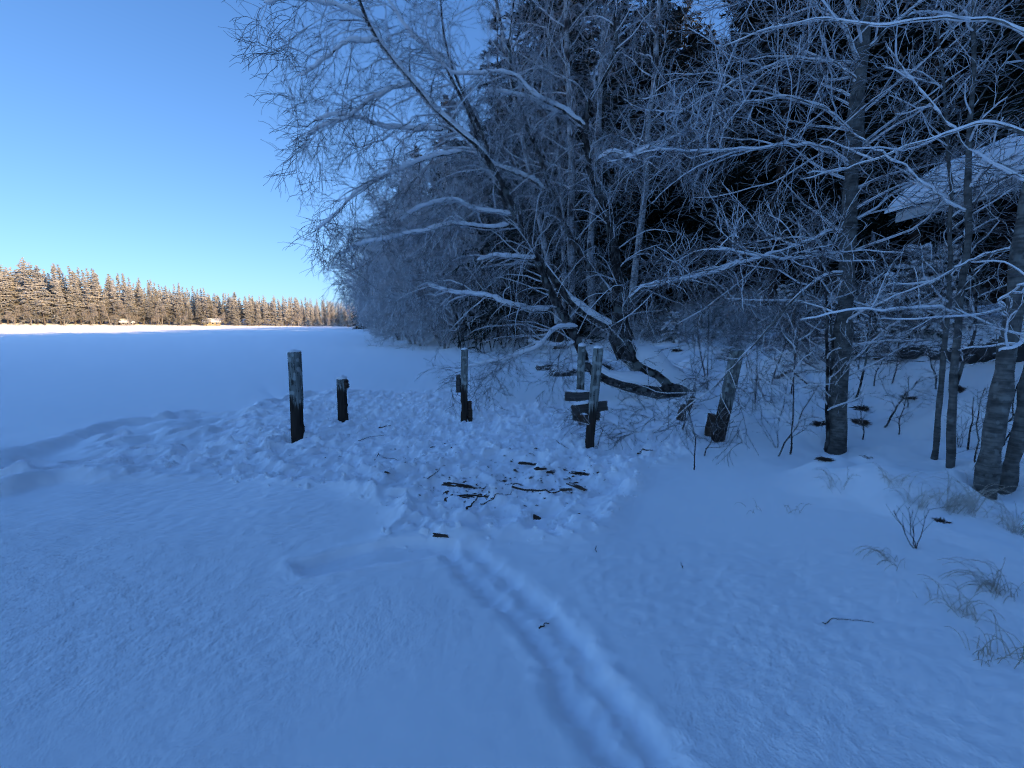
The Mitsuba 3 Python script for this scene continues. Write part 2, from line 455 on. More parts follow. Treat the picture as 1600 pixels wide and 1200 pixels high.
def H(x, y, detail=True):
    x, y = np.asarray(x, float), np.asarray(y, float)
    z, d = base_height(x, y)
    p = np.stack([x, y, np.zeros_like(x)], -1)
    near = sstep(26, 14, np.hypot(x, y))
    land = sstep(0.2, 2.5, d)
    # hummocks of the bank under the snow
    z = z + land * near * ((0.34 + 0.22 * sstep(6, 10, y)) * (meshkit.fbm(p * 0.9, 3, 5) - 0.5) + 0.22 * (meshkit.fbm(p * 2.2, 3, 9) - 0.5))
    z = z + land * (1 - near) * 0.8 * (meshkit.fbm(p * 0.25, 3, 6) - 0.5)
    # snowed in tussocks and stones
    b = (np.abs(x) < 12) & (y > 2.5) & (y < 15)
    if b.any():
        add = np.zeros(int(b.sum()))
        xb, yb_ = x[b], y[b]
        for mx, my, mr, mh in MOUNDS:
            q = (np.abs(xb - mx) < 2 * mr) & (np.abs(yb_ - my) < 2 * mr)
            add[q] = np.maximum(add[q], mh * sstep(1.7, -0.3, np.hypot((xb[q] - mx) / mr, (yb_[q] - my) / (0.8 * mr)) + 0.45 * (meshkit.fbm(p[b][q] * 3, 2, 81) - .5)))
        z = z.copy()
        z[b] += add
    # the cabin stands on a rise of its own
    z = z + 1.15 * sstep(5.2, 7.7, x) * sstep(13, 8, y) * sstep(-4, 1, y)
    # unbroken snow round the viewer lies deeper than on the open lake
    deep = sstep(7.0, 3.6, y + 0.25 * x) * sstep(-9, -3, x + 0.5 * y) * near
    z = z + 0.09 * deep + near * 0.07 * (meshkit.fbm(p * 0.7, 3, 2) - 0.5) * deep
    if not detail:
        return z
    m = (np.abs(x) < 16) & (y > 0.2) & (y < 13)
    if not m.any():
        return z
    xm, ym, pm = x[m], y[m], p[m]
    sd = poly_dist(xm, ym, TRAMPLED) + 0.55 * (meshkit.fbm(pm * 1.5, 4, 12) - 0.5)
    k = sstep(-0.06, 0.22, sd)
    left = sstep(-3.2, -5.0, xm)
    clod = np.abs(meshkit.noise(pm * 5.5, 21) - 0.5) * 2
    b = (0.15 + 0.09 * left) * (meshkit.fbm(pm * 2.2, 2, 14) - 0.5) + (0.045 - 0.015 * left) * (clod - 0.5) + (0.058 - 0.036 * left) * (meshkit.fbm(pm * 12, 2, 16) - 0.5) + (0.046 - 0.034 * left) * (meshkit.fbm(pm * 28, 2, 18) - 0.5)
    bump = np.zeros_like(xm)
    for (cx, cy, a, l, w, h) in PRINTS:
        q = (np.abs(xm - cx) < 0.7) & (np.abs(ym - cy) < 0.7)
        if q.any():
            dx, dy = xm[q] - cx, ym[q] - cy
            e = np.sqrt(((dx * math.cos(a) + dy * math.sin(a)) / l) ** 2 + ((-dx * math.sin(a) + dy * math.cos(a)) / w) ** 2)
            bump[q] = np.minimum(bump[q], -h * sstep(1.1, 0.55, e)) + 0.42 * h * np.exp(-((e - 1.35) / 0.3) ** 2)
    rim = (0.04 + 0.05 * left) * np.exp(-((sd - 0.10) / 0.14) ** 2)
    zz = z[m] * (1 - k) + (np.maximum(z[m], 0.02) * 0.55 + 0.055 + b) * k + bump * (0.15 + 0.85 * k) * (k > 0.02) + rim
    # the wind has roughened the unbroken snow
    w = np.stack([(xm * 0.8 + ym * 0.6) * 16, (ym * 0.8 - xm * 0.6) * 34, xm * 0], -1)
    zz = zz + (1 - k) * (0.3 + 1.3 * sstep(0.35, 0.7, meshkit.fbm(pm * 0.9, 2, 55))) * (0.007 * (meshkit.fbm(w, 2, 51) - 0.5) + 0.007 * (meshkit.noise(pm * 26, 52) - 0.5))
    # a narrow trodden track with two ruts
    t, q, o = line_dist(xm, ym, TRACK)
    e = 0.06 * (meshkit.fbm(pm * 7, 2, 31) - 0.5)
    tt, oo = t + e, o + e
    zz = zz - 0.020 * sstep(0.16, 0.09, tt) - 0.022 * sstep(0.06, 0.025, np.abs(oo - 0.085)) - 0.022 * sstep(0.065, 0.03, np.abs(oo + 0.08)) * sstep(0.25, 0.2, t)
    zz = zz + 0.006 * np.exp(-((tt - 0.19) / 0.04) ** 2) + sstep(0.24, 0.12, t) * (0.050 * (meshkit.fbm(pm * 11, 2, 33) - 0.5) + 0.025 * (meshkit.noise(pm * 27, 34) - 0.5))
    t = poly_dist(xm, ym, SCOOP) + 0.05 * (meshkit.noise(pm * 8, 35) - 0.5)
    zz = zz - 0.055 * sstep(-0.005, 0.025, t) + 0.012 * np.exp(-((t + 0.05) / 0.035) ** 2)
    # broken crust: flat lumps with sharp edges
    u = k > 0.05
    if u.any():
        dd, ix = CHUNK_TREE.query(np.stack([xm[u], ym[u]], 1) + 0.02 * (np.stack([meshkit.noise(pm[u] * 17, 61), meshkit.noise(pm[u] * 17, 62)], 1) - 0.5), k=2)
        edge = sstep(0.0, 0.022, dd[:, 1] - dd[:, 0])
        zz[u] += k[u] * (1 - 0.6 * left[u]) * (CHUNK_H[ix[:, 0]] * (0.25 + 0.75 * edge) - 0.004)
    # hollows round the trunks and little drifts against the posts
    for hx, hy, hr, hd in HOLLOWS:
        r = np.hypot(xm - hx, ym - hy) + 0.05 * (meshkit.noise(pm * 8, 71) - 0.5)
        zz = zz - hd * np.exp(-(r / hr) ** 2) + 0.45 * abs(hd) * np.exp(-((r - hr * 1.9) / (0.5 * hr)) ** 2)
    z = z.copy()
    z[m] = zz
    return z


def h1(x, y):
    return float(H(np.array([x]), np.array([y]))[0])


def hit(px, py):
    d = ray(px, py)
    ts = np.linspace(0.8, 60, 4000)
    pts = CAM + ts[:, None] * d
    below = pts[:, 2] < H(pts[:, 0], pts[:, 1])
    i = int(np.argmax(below))
    return pts[i] if below.any() else pts[-1]


def axis(core0, core1, step, lo, hi, grow=1.06):
    a = list(np.arange(core0, core1, step))
    s, v = step, a[-1]
    while v < hi:
        s *= grow
        v += s
        a.append(v)
    s, v, b = step, core0, []
    while v > lo:
        s *= grow
        v -= s
        b.append(v)
    return np.array(b[::-1] + a)


xs = axis(-5.0, 4.4, 0.026, -480, 320, 1.045)
ys = [0.75]
while ys[-1] < 9:
    ys.append(ys[-1] + max(0.013, 0.0066 * ys[-1]))
s_ = 0.06
while ys[-1] < 560:
    s_ *= 1.045
    ys.append(ys[-1] + s_)
yb, s_, v_ = [], 0.02, 0.75
while v_ > -160:
    s_ *= 1.15
    v_ -= s_
    yb.append(v_)
ys = np.array(yb[::-1] + ys)
GX, GY = np.meshgrid(xs, ys)
GZ = H(GX, GY)
nx, ny = len(xs), len(ys)
V = np.stack([GX, GY, GZ], -1).reshape(-1, 3)
ii, jj = np.meshgrid(np.arange(ny - 1), np.arange(nx - 1), indexing='ij')
Q = np.stack([ii * nx + jj, ii * nx + jj + 1, (ii + 1) * nx + jj + 1, (ii + 1) * nx + jj], -1).reshape(-1, 4)
cx, cy = V[Q].mean(1)[:, 0], V[Q].mean(1)[:, 1]
_, cd = base_height(cx, cy)
lake = (cd < -0.3) & (((cx - FA[0]) * FN[0] + (cy - FA[1]) * FN[1]) < -1) & (cy + 0.25 * cx > 7.0)
nearq = (np.abs(cx) < 16) & (cy > 0) & (cy < 14)
lk = lake.copy()
lk[nearq] &= poly_dist(cx[nearq], cy[nearq], TRAMPLED) < -0.3


def sub(mask):
    f = Q[mask]
    u, inv = np.unique(f, return_inverse=True)
    return V[u], inv.reshape(f.shape)


struct('snow_ground', sub(~lk), 'm_ground_snow', 'blue shaded snow on the shore, trampled and dug up round the old posts')
struct('frozen_lake', sub(lk), 'm_ground_snow', 'flat snow covered lake reaching to the sunlit far shore')


# ------------------------------------------------------------------ bare trees
def limb(pts, n, z_ground=False):
    """pts: (px, py, depth, radius) -> resampled (n, 4) in metres"""
    w = np.array([[*at(p[0], p[1], p[2]), p[3]] for p in pts])
    return resample(w, n)


def add_limbs(key, rng, limbs, bsdf, names=('limb',), snow=True, sides=9, amp=0.012, extra=0.012, keep=0.95):
    """each limb is a part; returns limbs as list of (P, R)"""
    out, ridges = [], []
    for i, L in enumerate(limbs):
        P, R = crooked(rng, L[:, :3], amp), L[:, 3] * (1 + 0.10 * rng.normal(size=len(L)))
        R = np.maximum(R, 0.004)
        out.append((P, R))
        part(key, names[min(i, len(names) - 1)], tubes(P[None], R[None], sides if R.max() > 0.03 else 6, cap=True), bsdf)
        if snow:
            ridges.append(snow_on(rng, P[None], R[None], keep=keep, extra=extra * (2.2 if R.max() > .2 else 1), sides=8))
    if snow and sum(len(r[0]) for r in ridges):
        part(key, 'settled_snow', cat_mesh([r for r in ridges if len(r[0])]), 'm_settled_snow', stuff=True, label='white snow lying along the tops of the limbs')
    return out


def stack(limbs, n=24):
    P = np.stack([resample(np.hstack([p, r[:, None]]), n) for p, r in limbs])
    return P[:, :, :3], P[:, :, 3]


def twiggery(key, rng, P, R, n1, n2, n3, l1, l2, l3, droop=0.1, lift=0.02, ang=(35, 70), bsdf='m_twig', t0=0.15, flat=0.3, snow=True, r3=0.0050, n4=0, side=None, wander=0.16, ra=0.015, asnow=0.0022):
    """three or four orders of branches grown from the limbs, the coarse ones with snow"""
    A, RA = spawn(rng, P, R, n1, t0, 1.0, ang, lambda t, L: l1 * (1.15 - 0.6 * t), 8, wander * 0.9, droop, lift, 0.5, ra, min(0.007, ra * .45), 0.3, flat, side)
    B, RB = spawn(rng, A, RA, n2, 0.12, 1.0, (30, 65), lambda t, L: np.minimum(l2 * (1.2 - 0.6 * t), L * 0.7), 6, wander, droop * 1.2, 0.0, 0.6, 0.010, r3 * 1.35, 0.55, flat * 0.7)
    C, RC = spawn(rng, B, RB, n3, 0.1, 1.0, (28, 62), lambda t, L: np.minimum(l3 * (1.2 - 0.5 * t), L * 0.8), 4, wander * 1.3, droop * 1.3, 0.0, 0.7, 0.0065, r3, 0.7, 0.2)
    ms = [tubes(B, RB, 3), tubes(C, RC, 3)]
    if n4:
        D, RD = spawn(rng, C, RC, n4, 0.2, 1.0, (30, 70), lambda t, L: L * 0.45, 3, wander, droop, 0.0, 0.8, 0.004, r3 * 0.85, 0.7, 0.1)
        ms.append(tubes(D, RD, 3))
    part(key, 'branches', tubes(A, RA, 4), bsdf, stuff=True)
    part(key, 'twigs', cat_mesh(ms), bsdf, stuff=True)
    if snow:
        sm = snow_on(rng, A, RA, keep=0.85, size=0.95, extra=asnow, sides=4, minr=0.004)
        if len(sm[0]):
            part(key, 'branch_snow', sm, 'm_settled_snow', stuff=True)
    return A


def hand_tree(name, label, cat, seed, limbs_px, bsdf, names, spec, group=None, n=28, extra=0.012, sides=9, keep=0.95, half=None):
    rng = np.random.default_rng(seed)
    if half:
        f = half / FOC * limbs_px[0][1][2] / limbs_px[0][1][3]
        limbs_px = [[(*q[:3], q[3] * (f if i == 0 else np.clip(f, 0.5, 1.0) * 0.75)) for q in L] for i, L in enumerate(limbs_px)]
    key = thing(name, label, cat, group)
    limbs = [limb(p, n) for p in limbs_px]
    got = add_limbs(key, rng, limbs, bsdf, names, extra=extra, sides=sides, keep=keep)
    P, R = stack(got)
    lens = np.linalg.norm(np.diff(P, axis=1), axis=2).sum(1)
    n1 = np.maximum(3, (spec.pop('n1m') * lens)).astype(int)
    twiggery(key, rng, P, R, n1, bsdf='m_twig', **spec)
    return key


# --- the leaning many-stemmed tree by the posts
G = hit(1060, 616)
D0 = float(G[1])
hand_tree('leaning_tree', 'dark many stemmed tree with a thick snow loaded trunk bending up behind the posts', 'tree', 11, [
    # the bent trunk
    [(1076, 630, D0, .30), (1062, 616, D0, .28), (1045, 602, D0, .265), (1010, 577, D0 + .1, .25), (986, 560, D0 + .2, .245), (971, 537, D0 + .3, .235), (966, 512, D0 + .4, .215), (969, 490, D0 + .4, .19), (970, 465, D0 + .5, .155), (965, 432, D0 + .6, .115),
     (961, 395, D0 + .7, .105), (953, 350, D0 + .9, .095), (938, 312, D0 + 1, .085), (921, 280, D0 + 1.1, .078), (917, 235, D0 + 1.2, .07), (915, 197, D0 + 1.2, .06)],
    # the second trunk, lying low, then climbing to the left far out over the ice
    [(1040, 616, D0, .20), (995, 605, D0 - .1, .175), (952, 598, D0 - .1, .155), (926, 585, D0, .13), (911, 563, D0 + .1, .10), (905, 543, D0 + .2, .095), (896, 514, D0 + .3, .092), (880, 491, D0 + .4, .09), (862, 462, D0 + .5, .086), (848, 435, D0 + .6, .082),
     (840, 408, D0 + .7, .08), (828, 375, D0 + .7, .077), (811, 345, D0 + .7, .074), (795, 312, D0 + .6, .07), (784, 283, D0 + .6, .067), (765, 250, D0 + .5, .063), (747, 228, D0 + .4, .06), (725, 212, D0 + .3, .055), (695, 193, D0 + .1, .05), (660, 150, D0 - .2, .045),
     (620, 103, D0 - .5, .04), (585, 58, D0 - .8, .034), (563, 18, D0 - 1, .029), (550, -30, D0 - 1.2, .024), (540, -90, D0 - 1.3, .018)],
    # the third stem
    [(964, 520, D0 + .4, .11), (945, 510, D0 + .4, .105), (930, 502, D0 + .5, .1), (911, 491, D0 + .5, .095), (893, 474, D0 + .6, .09), (878, 455, D0 + .7, .085), (861, 429, D0 + .8, .078), (845, 405, D0 + .9, .07), (829, 382, D0 + 1, .062), (812, 355, D0 + 1, .055), (793, 330, D0 + 1, .05),
     (782, 298, D0 + 1, .045), (772, 262, D0 + 1, .04), (757, 218, D0 + .9, .036), (735, 168, D0 + .8, .03), (714, 128, D0 + .7, .026), (700, 88, D0 + .6, .022), (690, 40, D0 + .5, .018), (688, -20, D0 + .5, .014)],
    # the fourth
    [(968, 480, D0 + .5, .09), (950, 455, D0 + .7, .088), (934, 437, D0 + .8, .085), (911, 406, D0 + 1, .08), (893, 370, D0 + 1.1, .074), (873, 333, D0 + 1.3, .068), (857, 292, D0 + 1.4, .062), (848, 257, D0 + 1.4, .057), (838, 234, D0 + 1.5, .052), (828, 205, D0 + 1.5, .045), (812, 168, D0 + 1.5, .038),
     (801, 130, D0 + 1.5, .032), (795, 80, D0 + 1.5, .026), (800, 30, D0 + 1.5, .02), (806, -30, D0 + 1.5, .014)],
    # boughs
    [(850, 300, D0 + 1.3, .058), (838, 287, D0 + 1.2, .055), (817, 276, D0 + 1, .05), (792, 267, D0 + .9, .045), (768, 258, D0 + .8, .04), (752, 240, D0 + .6, .034)],
    [(915, 200, D0 + 1.2, .055), (896, 186, D0 + 1.1, .05), (873, 167, D0 + 1, .046), (840, 157, D0 + .8, .042), (819, 135, D0 + .7, .037), (804, 118, D0 + .6, .032), (770, 112, D0 + .4, .024), (730, 118, D0 + .3, .018), (700, 112, D0 + .2, .012)],
    [(910, 205, D0 + 1.2, .045), (885, 180, D0 + 1.3, .042), (850, 172, D0 + 1.3, .036), (832, 155, D0 + 1.3, .03), (800, 148, D0 + 1.3, .022), (760, 140, D0 + 1.2, .014)],
    [(915, 200, D0 + 1.2, .05), (919, 160, D0 + 1.2, .044), (935, 135, D0 + 1.1, .04), (949, 112, D0 + 1.1, .035), (964, 72, D0 + 1, .03), (960, 30, D0 + 1, .024), (968, -20, D0 + 1, .016)],
    [(921, 285, D0 + 1.1, .05), (935, 250, D0 + 1, .042), (955, 238, D0 + .9, .036), (985, 246, D0 + .8, .03), (1010, 232, D0 + .6, .023), (1045, 225, D0 + .5, .015)],
    [(858, 484, D0 + .5, .05), (838, 487, D0 + .3, .046), (815, 482, D0 + .1, .042), (795, 477, D0, .038), (770, 465, D0 - .1, .032), (740, 460, D0 - .2, .026), (703, 457, D0 - .3, .02), (666, 443, D0 - .4, .012)],
    [(838, 406, D0 + .7, .04), (818, 404, D0 + .5, .036), (798, 402, D0 + .3, .03), (768, 400, D0 + .1, .024), (745, 408, D0, .014)],
    [(795, 354, D0 + .7, .042), (760, 358, D0 + .4, .038), (730, 353, D0 + .2, .034), (712, 350, D0 + .1, .03), (690, 352, D0, .027), (672, 361, D0 - .1, .024), (640, 364, D0 - .2, .02), (600, 373, D0 - .4, .015), (560, 381, D0 - .5, .011), (530, 398, D0 - .6, .007)],
    [(816, 337, D0 + .8, .03), (770, 331, D0 + .6, .027), (736, 326, D0 + .4, .024), (715, 312, D0 + .3, .021), (681, 315, D0 + .1, .018), (650, 326, D0, .014), (622, 347, D0 - .1, .009)],
    [(902, 513, D0 + .3, .036), (882, 511, D0 + .1, .034), (868, 514, D0, .032), (856, 525, D0 - .2, .028), (846, 540, D0 - .3, .025), (826, 548, D0 - .4, .021), (804, 556, D0 - .5, .017), (788, 562, D0 - .6, .013), (760, 566, D0 - .7, .009), (728, 574, D0 - .8, .006)],
    [(897, 537, D0 + .2, .026), (866, 541, D0, .023), (842, 537, D0 - .1, .02), (824, 532, D0 - .2, .012)],
    [(972, 487, D0 + .4, .06), (983, 470, D0 + .3, .05), (998, 453, D0 + .2, .044), (1033, 443, D0, .036), (1075, 436, D0 - .2, .028), (1118, 424, D0 - .4, .018), (1160, 405, D0 - .6, .01)],
    [(692, 203, D0 + .1, .03), (642, 202, D0 - .2, .025), (594, 199, D0 - .5, .02), (560, 184, D0 - .7, .015), (525, 178, D0 - .9, .01), (490, 190, D0 - 1, .006)],
    [(720, 240, D0 + .3, .034), (687, 242, D0 + .1, .03), (650, 255, D0 - .1, .026), (605, 274, D0 - .4, .022), (556, 300, D0 - .6, .018), (541, 319, D0 - .7, .014), (522, 338, D0 - .8, .01), (492, 360, D0 - .9, .006)],
    [(644, 132, D0 - .3, .026), (620, 135, D0 - .5, .022), (575, 157, D0 - .7, .018), (545, 184, D0 - .9, .013), (505, 196, D0 - 1, .008), (478, 215, D0 - 1.1, .005)],
    [(590, 64, D0 - .8, .022), (545, 64, D0 - 1, .019), (522, 79, D0 - 1.1, .015), (504, 97, D0 - 1.2, .011), (470, 118, D0 - 1.3, .006)],
    [(747, 228, D0 + .4, .036), (738, 190, D0 + .3, .03), (716, 143, D0 + .2, .026), (690, 96, D0, .021), (640, 50, D0 - .3, .016), (600, -10, D0 - .5, .01)],
    [(570, 30, D0 - 1, .02), (535, 10, D0 - 1.2, .017), (490, 2, D0 - 1.4, .013), (450, -4, D0 - 1.6, .009), (412, 4, D0 - 1.7, .005)],
], 'm_limb', ('trunk', 'trunk', 'stem', 'stem', 'bough'),
    dict(n1m=5.6, n2=7, n3=5, l1=1.5, l2=0.62, l3=0.30, droop=0.20, lift=0.0, n4=0, r3=0.0037, ra=0.012, asnow=0.0018), n=34, extra=0.030, sides=11)

# --- pale birches standing straight behind it
for seed, lab, pts in (
    (21, 'slim pale birch standing straight just right of the bent trunk', [(984, 512, 12.2, .105), (990, 440, 12.2, .10), (1001, 360, 12.2, .095), (1009, 280, 12.2, .09), (1012, 200, 12.2, .085), (1023, 120, 12.2, .075), (1030, 0, 12.2, .06), (1036, -120, 12.2, .04)]),
    (22, 'straight birch trunk seen between the stems left of the bent trunk', [(894, 505, 13.5, .12), (892, 387, 13.5, .11), (893, 253, 13.5, .10), (889, 150, 13.5, .085), (884, 0, 13.5, .065), (880, -120, 13.5, .04)]),
    (23, 'birch close behind the bent trunk with a dark rough foot', [(928, 505, 14.5, .13), (921, 420, 14.5, .12), (926, 330, 14.5, .11), (934, 220, 14.5, .10), (940, 100, 14.5, .08), (950, -60, 14.5, .05)]),
    (24, 'leaning birch left of the post group, its trunk slanting towards the ice', [(872, 505, 15, .12), (862, 440, 15, .11), (845, 350, 15, .10), (822, 250, 15, .085), (800, 130, 15, .07), (775, 0, 15, .05), (760, -80, 15, .035)]),
    (25, 'thin birch with a pinkish trunk between two straighter birches', [(880, 505, 16, .09), (881, 400, 16, .085), (878, 300, 16, .08), (870, 220, 16, .07), (860, 100, 16, .055), (850, -40, 16, .035)]),
):
    hand_tree('birch_tree', lab, 'tree', seed, [pts], 'm_birch', ('trunk',), dict(n1m=2.3, n2=7, n3=4, l1=2.2, l2=0.8, l3=0.34, droop=0.10, lift=0.03, t0=0.3, r3=0.0062), sides=8, extra=0.0)

# --- trees on the bank at the right
A0 = hit(1308, 702)
a = float(A0[1])
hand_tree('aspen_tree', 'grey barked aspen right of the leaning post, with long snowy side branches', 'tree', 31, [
    [(1304, 716, a, .15), (1308, 700, a, .128), (1311, 640, a, .12), (1315, 560, a, .115), (1322, 440, a, .105), (1327, 310, a, .097), (1335, 200, a, .088), (1347, 80, a, .078), (1357, -20, a, .07), (1370, -150, a, .055), (1385, -320, a, .03)],
    [(1322, 362, a, .03), (1296, 360, a - .1, .028), (1270, 375, a - .15, .025), (1235, 388, a - .2, .023), (1200, 399, a - .25, .02), (1150, 416, a - .3, .017), (1100, 431, a - .3, .014), (1060, 437, a - .3, .011), (1020, 448, a - .2, .007)],
    [(1322, 426, a, .03), (1290, 429, a - .1, .027), (1252, 455, a - .1, .024), (1215, 495, a, .021), (1180, 535, a + .1, .019), (1150, 567, a + .2, .017), (1120, 600, a + .3, .014), (1090, 627, a + .35, .012), (1062, 645, a + .4, .010), (1040, 668, a + .4, .008), (1000, 676, a + .45, .007), (962, 668, a + .5, .005), (944, 655, a + .5, .004)],
    [(1328, 262, a, .026), (1290, 228, a - .2, .022), (1240, 226, a - .4, .019), (1170, 232, a - .5, .015), (1080, 238, a - .6, .01), (1020, 230, a - .7, .006)],
    [(1332, 210, a, .028), (1290, 170, a - .1, .025), (1225, 150, a - .1, .021), (1150, 165, a, .017), (1080, 200, a + .2, .012), (1030, 225, a + .3, .007)],
    [(1340, 130, a, .028), (1300, 95, a, .024), (1240, 90, a - .1, .02), (1160, 120, a - .1, .016), (1090, 160, a, .011), (1040, 190, a, .006)],
    [(1326, 350, a, .024), (1360, 330, a, .021), (1400, 300, a, .018), (1440, 282, a, .015), (1500, 283, a, .011), (1560, 290, a, .007)],
    [(1318, 470, a, .024), (1350, 478, a + .1, .02), (1390, 486, a + .2, .017), (1430, 480, a + .3, .014), (1480, 497, a + .4, .01)],
    [(1345, 90, a, .024), (1390, 40, a - .1, .02), (1450, -5, a - .2, .016), (1520, -40, a - .3, .01)],
    [(1344, 100, a, .03), (1320, 40, a - .2, .026), (1270, 0, a - .4, .022), (1200, -30, a - .6, .016), (1120, -40, a - .7, .01)],
    [(1324, 395, a, .022), (1280, 398, a - .2, .019), (1230, 405, a - .5, .015), (1180, 400, a - .7, .011), (1120, 385, a - .8, .007)],
], 'm_aspen', ('trunk', 'bough'), dict(n1m=6.5, n2=8, n3=4, l1=1.05, l2=0.46, l3=0.2, droop=0.03, lift=0.02, t0=0.12, r3=0.0034, n4=0, flat=0.5, ra=0.013, asnow=0.0015), n=36, extra=0.006, sides=14, half=13)

b0 = float(hit(1463, 716)[1])
c0 = float(hit(1485, 730)[1])
hand_tree('young_aspen', 'slimmer young tree of the close pair, the one on the left', 'tree', 32, [
    [(1459, 722, b0, .034), (1462, 690, b0, .03), (1468, 610, b0, .028), (1476, 540, b0, .026), (1483, 440, b0, .024), (1488, 340, b0, .02), (1482, 220, b0, .016), (1470, 100, b0, .012), (1462, 0, b0, .008)],
], 'm_aspen', ('trunk',), dict(n1m=6, n2=6, n3=5, l1=0.75, l2=0.36, l3=0.16, droop=0.02, lift=0.03, t0=0.35, r3=0.0022, flat=0.4), extra=0.004, half=3.7)
hand_tree('young_aspen', 'thicker young tree of the close pair, the right one, crossing the cabin roof', 'tree', 33, [
    [(1484, 738, c0, .06), (1485, 700, c0, .055), (1484, 600, c0, .05), (1492, 530, c0, .047), (1502, 470, c0, .044), (1508, 400, c0, .041), (1513, 300, c0, .037), (1519, 200, c0, .033), (1521, 100, c0, .028), (1526, -20, c0, .022), (1532, -200, c0, .01)],
    [(1500, 492, c0, .02), (1480, 482, c0 - .1, .018), (1440, 478, c0 - .15, .015), (1400, 482, c0 - .2, .013), (1350, 484, c0 - .2, .011), (1290, 492, c0 - .1, .008), (1250, 500, c0, .005)],
    [(1511, 330, c0, .02), (1480, 315, c0, .016), (1440, 280, c0, .013), (1400, 250, c0, .009), (1360, 230, c0, .006)],
    [(1517, 240, c0, .018), (1470, 180, c0, .015), (1420, 120, c0, .011), (1380, 60, c0, .007)],
    [(1519, 170, c0, .018), (1560, 110, c0, .015), (1600, 60, c0, .011), (1650, 20, c0, .007)],
], 'm_aspen', ('trunk', 'bough'), dict(n1m=2.4, n2=5, n3=4, l1=0.6, l2=0.38, l3=0.17, droop=0.02, lift=0.02, t0=0.3, r3=0.0022, flat=0.4), extra=0.006, half=5.4)
d0 = float(hit(1540, 776)[1])
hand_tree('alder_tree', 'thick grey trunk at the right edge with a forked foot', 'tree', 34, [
    [(1534, 792, d0, 0.0759), (1540, 770, d0, 0.0640), (1550, 700, d0, 0.0594), (1562, 620, d0, 0.0574), (1574, 540, d0, 0.0554), (1588, 440, d0, 0.0528), (1602, 360, d0, 0.0502), (1625, 220, d0, 0.0462), (1650, 60, d0, 0.0396), (1680, -150, d0, 0.0264)],
    [(1596, 390, d0, 0.0158), (1560, 392, d0 + .2, 0.0132), (1520, 405, d0 + .3, 0.0112), (1480, 425, d0 + .4, 0.0086), (1450, 450, d0 + .5, 0.0059)],
    [(1620, 215, d0, 0.0198), (1575, 195, d0 + .1, 0.0172), (1500, 200, d0 + .2, 0.0145), (1440, 222, d0 + .3, 0.0119), (1390, 240, d0 + .5, 0.0092), (1320, 264, d0 + .7, 0.0066), (1250, 280, d0 + .9, 0.0040)],
    [(1650, 75, d0, 0.0211), (1600, 46, d0, 0.0191), (1545, 25, d0 + .1, 0.0172), (1480, 32, d0 + .2, 0.0145), (1400, 36, d0 + .3, 0.0125), (1340, 38, d0 + .4, 0.0106), (1280, 28, d0 + .5, 0.0086), (1200, 45, d0 + .6, 0.0066), (1130, 72, d0 + .8, 0.0040)],
    [(1580, 500, d0, 0.0132), (1560, 470, d0 - .1, 0.0112), (1600, 440, d0 - .3, 0.0079), (1640, 430, d0 - .3, 0.0053)],
], 'm_aspen', ('trunk', 'bough'), dict(n1m=1.2, n2=5, n3=4, l1=0.7, l2=0.4, l3=0.17, droop=0.02, lift=0.02, t0=0.25, r3=0.0022, flat=0.4), extra=0.003, sides=14, half=12.8)
e0 = float(hit(1576, 762)[1])
hand_tree('alder_tree', 'dark leaning trunk behind the forked grey one, cut by the right edge of the view', 'tree', 35, [
    [(1570, 775, e0, 0.0561), (1577, 755, e0, 0.0462), (1588, 690, e0, 0.0436), (1600, 610, e0, 0.0416), (1625, 500, e0, 0.0396), (1660, 340, e0, 0.0363), (1700, 150, e0, 0.0297), (1740, -100, e0, 0.0198)],
    [(1630, 480, e0, 0.0132), (1600, 535, e0 - .2, 0.0106), (1580, 545, e0 - .3, 0.0079), (1560, 550, e0 - .3, 0.0053)],
], 'm_aspen', ('trunk', 'bough'), dict(n1m=2, n2=5, n3=4, l1=0.7, l2=0.3, l3=0.15, droop=0.02, lift=0.02, t0=0.35, r3=0.0022, flat=0.4), extra=0.006, half=9.5)

# --- saplings
for seed, lab, pts, l1 in (
    (41, 'thin bare sapling rising from the bank left of the grey aspen', [(1235, 710, 0, .010), (1238, 640, 0, .009), (1242, 580, 0, .007), (1250, 520, 0, .004)], .5),
    (42, 'taller of two dark stems close against the left side of the grey aspen', [(1291, 706, 0, .020), (1294, 600, 0, .018), (1292, 520, 0, .016), (1290, 440, 0, .012), (1284, 360, 0, .007)], .5),
    (43, 'shorter of two dark stems close against the left side of the grey aspen', [(1298, 702, 0, .016), (1300, 620, 0, .015), (1300, 540, 0, .012), (1296, 470, 0, .007)], .45),
    (44, 'curved bare sapling right of the grey aspen', [(1337, 625, 0, .016), (1350, 585, 0, .016), (1356, 540, 0, .013), (1360, 500, 0, .009), (1366, 440, 0, .005)], .6),
    (45, 'slanting bare sapling in front of the cabin stones', [(1488, 625, 0, .018), (1500, 580, 0, .017), (1520, 535, 0, .014), (1526, 480, 0, .011), (1520, 420, 0, .007)], .6),
    (46, 'small forked sapling on the open snow between the aspen and the young trees', [(1382, 668, 0, .012), (1395, 645, 0, .011), (1412, 620, 0, .009), (1440, 590, 0, .005)], .4),
    (47, 'thin twiggy sapling behind the leaning post', [(1180, 640, 0, .010), (1184, 580, 0, .009), (1182, 520, 0, .007), (1184, 450, 0, .004)], .5),
):
    y_ = float(hit(pts[0][0], pts[0][1])[1])
    hand_tree('bare_sapling', lab, 'sapling', seed, [[(p[0], p[1], y_, p[3]) for p in pts]], 'm_limb', ('stem',), dict(n1m=9, n2=5, n3=3, l1=l1, l2=0.2, l3=0.09, droop=-0.02, lift=0.02, t0=0.15, r3=0.0018), n=16, extra=0.002, sides=6)


